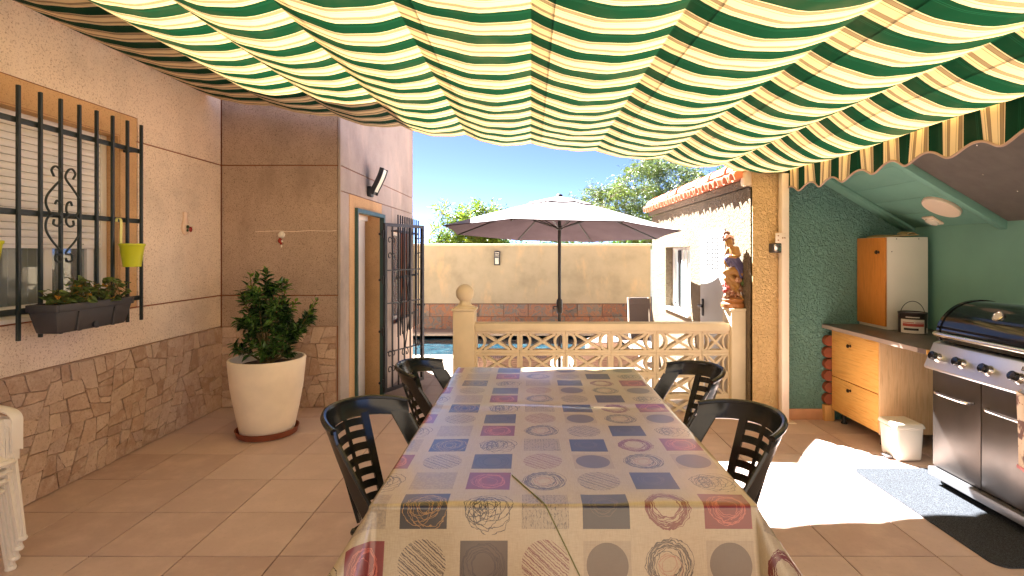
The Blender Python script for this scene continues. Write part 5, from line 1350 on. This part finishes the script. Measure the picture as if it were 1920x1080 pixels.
for x in (2.75, 3.2):
    for y in (GY0+.08, GY1-.06):
        cs = obj('caster', MB().box(x-.028, y-.022, .045, x+.028, y+.022, .085, bev=.006), 'rubber', bq); obj('caster_wheel', MB().cyl((x, y-.016, .03), (x, y+.016, .03), .028, 16), 'rubber', cs)
tw = thing('towel', 'patterned beige tea towel hanging from the barbecue at the right edge of the photo', 'towel', (2.63, 2.75, .79))
obj('towel_cloth', MB().sheet(16, 20, lambda u, v: (2.632+.008*math.sin(u*13+v*2), 2.64+.255*u*(1-.05*v), .80-.40*v-.012*math.sin(u*3.2)), .004), 'towel', tw)
obj('towel_hem', MB().sheet(16, 1, lambda u, v: (2.6315+.008*math.sin(u*13+2), 2.652+.242*u*.99, .400-.018*v-.012*math.sin(u*3.2)), .004), 'label_red', tw)
obj('towel_loop', MB().tube([(2.64, 2.88, .80), (2.66, 2.885, .82), (2.668, 2.89, .80)], .003, 6), 'towel', tw)

# ------------------------------------------------------------------ trees
def tree(name, label, base, crown_c, crown_r, ncl, per, leafL, leafW, leafm, seed, trunk_r=.13, droop=.5, puff=.2, group='trees beyond the garden wall', low=-.75):
    t = thing(name, label, 'tree', base, 0, group); q = random.Random(seed)
    B = MB(); base = Vector(base); cc = Vector(crown_c); cr = Vector(crown_r)
    fork = Vector((base.x+(cc.x-base.x)*.5, cc.y, max(base.z+.5, cc.z-cr.z*1.05)))
    B.tube([base, base.lerp(fork, .5)+Vector((.08, 0, 0)), fork], [trunk_r*1.25, trunk_r, trunk_r*.85], 9, cap=False)
    cl = []
    while len(cl) < ncl:
        v = Vector((q.uniform(-1, 1), q.uniform(-1, 1), q.uniform(low, 1)))
        l = v.length
        if l > 1 or l < .25 or q.random() > l: continue
        lump = .82+.25*math.sin(v.x*5+seed)*math.sin(v.z*6+seed*2)+.12*math.sin(v.y*7)
        cl.append(cc+Vector((v.x*cr.x, v.y*cr.y, v.z*cr.z))*lump)
    cl.sort(key=lambda p: (p-fork).length)
    nodes = [(fork, trunk_r*.8)]; its = []
    for p in cl:
        k, best = 0, 1e9
        for i, (n_, r_) in enumerate(nodes):
            dd = (n_-p).length+.25*(n_-fork).length*.5
            if n_.z > p.z+.25: dd += .4
            if dd < best: best, k = dd, i
        n_, r_ = nodes[k]; r = max(.006, r_*.62); L = (p-n_).length
        m1 = n_.lerp(p, .4)+Vector((q.uniform(-.1, .1), q.uniform(-.1, .1), q.uniform(-.02, .14)))*L; m2 = n_.lerp(p, .75)+Vector((q.uniform(-.07, .07), q.uniform(-.07, .07), q.uniform(-.02, .08)))*L
        path = [n_, m1, m2, p]; B.tube(path, [r, r*.8, r*.6, r*.4], 6 if r > .02 else 4, cap=False)
        nodes += [(m1, r*.8), (m2, r*.6), (p, r*.45)]
        tw = []
        for _ in range(5):
            a = path[q.choice((1, 2, 2, 3, 3))]; d = (Vector((q.gauss(0, 1), q.gauss(0, 1), q.gauss(.1, .7)))).normalized(); b = a+d*puff*q.uniform(.6, 1.5)
            B.tube([a, a.lerp(b, .5)+Vector((0, 0, .03)), b], [.006, .004, .002], 3, cap=False); tw.append((a, b))
        nl = int(per*q.uniform(.35, 1.5))
        for _ in range(nl):
            a, b = q.choice(tw); x = a.lerp(b, q.uniform(.2, 1.05))+Vector((q.gauss(0, 1), q.gauss(0, 1), q.gauss(0, 1)))*puff*.22
            d = (Vector((q.uniform(-1, 1), q.uniform(-1, 1), q.uniform(-.8, .7)-droop))+(b-a).normalized()*.6).normalized()
            its.append((x, d, q.uniform(.6, 1.3), q.uniform(-1.5, 1.5)))
    obj('trunk', B, 'bark', t)
    me = leaf_mesh('tmp_leaf', leafL, leafW, leafm, .1, 2, .25)
    merge_leaves('crown', its, me, t, leafm); return t
tree('feathery_tree', 'wide feathery olive green tree with bare branches beyond the wall right of the umbrella', (4.1, 17.5, -.4), (4.25, 17.5, 2.95), (2.95, 1.9, 1.95), 320, 105, .21, .028, 'leaf_tree', 2, .17, .25, .30)
tree('leafy_tree', 'denser bright green tree showing behind the tiled roof of the pool house', (8.2, 20.5, -.4), (7.9, 20.5, 3.2), (1.9, 1.5, 1.75), 150, 90, .22, .04, 'leaf_bright', 7, .14, .2, .3)
tree('leafy_shrub', 'yellow green shrub with long leaves above the wall left of the umbrella', (-2.1, 14.6, -.4), (-1.75, 14.6, 1.75), (1.25, .8, 1.25), 120, 70, .22, .036, 'leaf_shrub', 11, .06, .0, .26, low=-.4)
tree('leafy_shrub', 'low green shrub along the wall top right of the umbrella pole', (2.2, 14.4, -.4), (1.2, 14.4, 1.45), (2.6, .6, .55), 110, 50, .18, .04, 'leaf_bright', 14, .05, .1, .22)
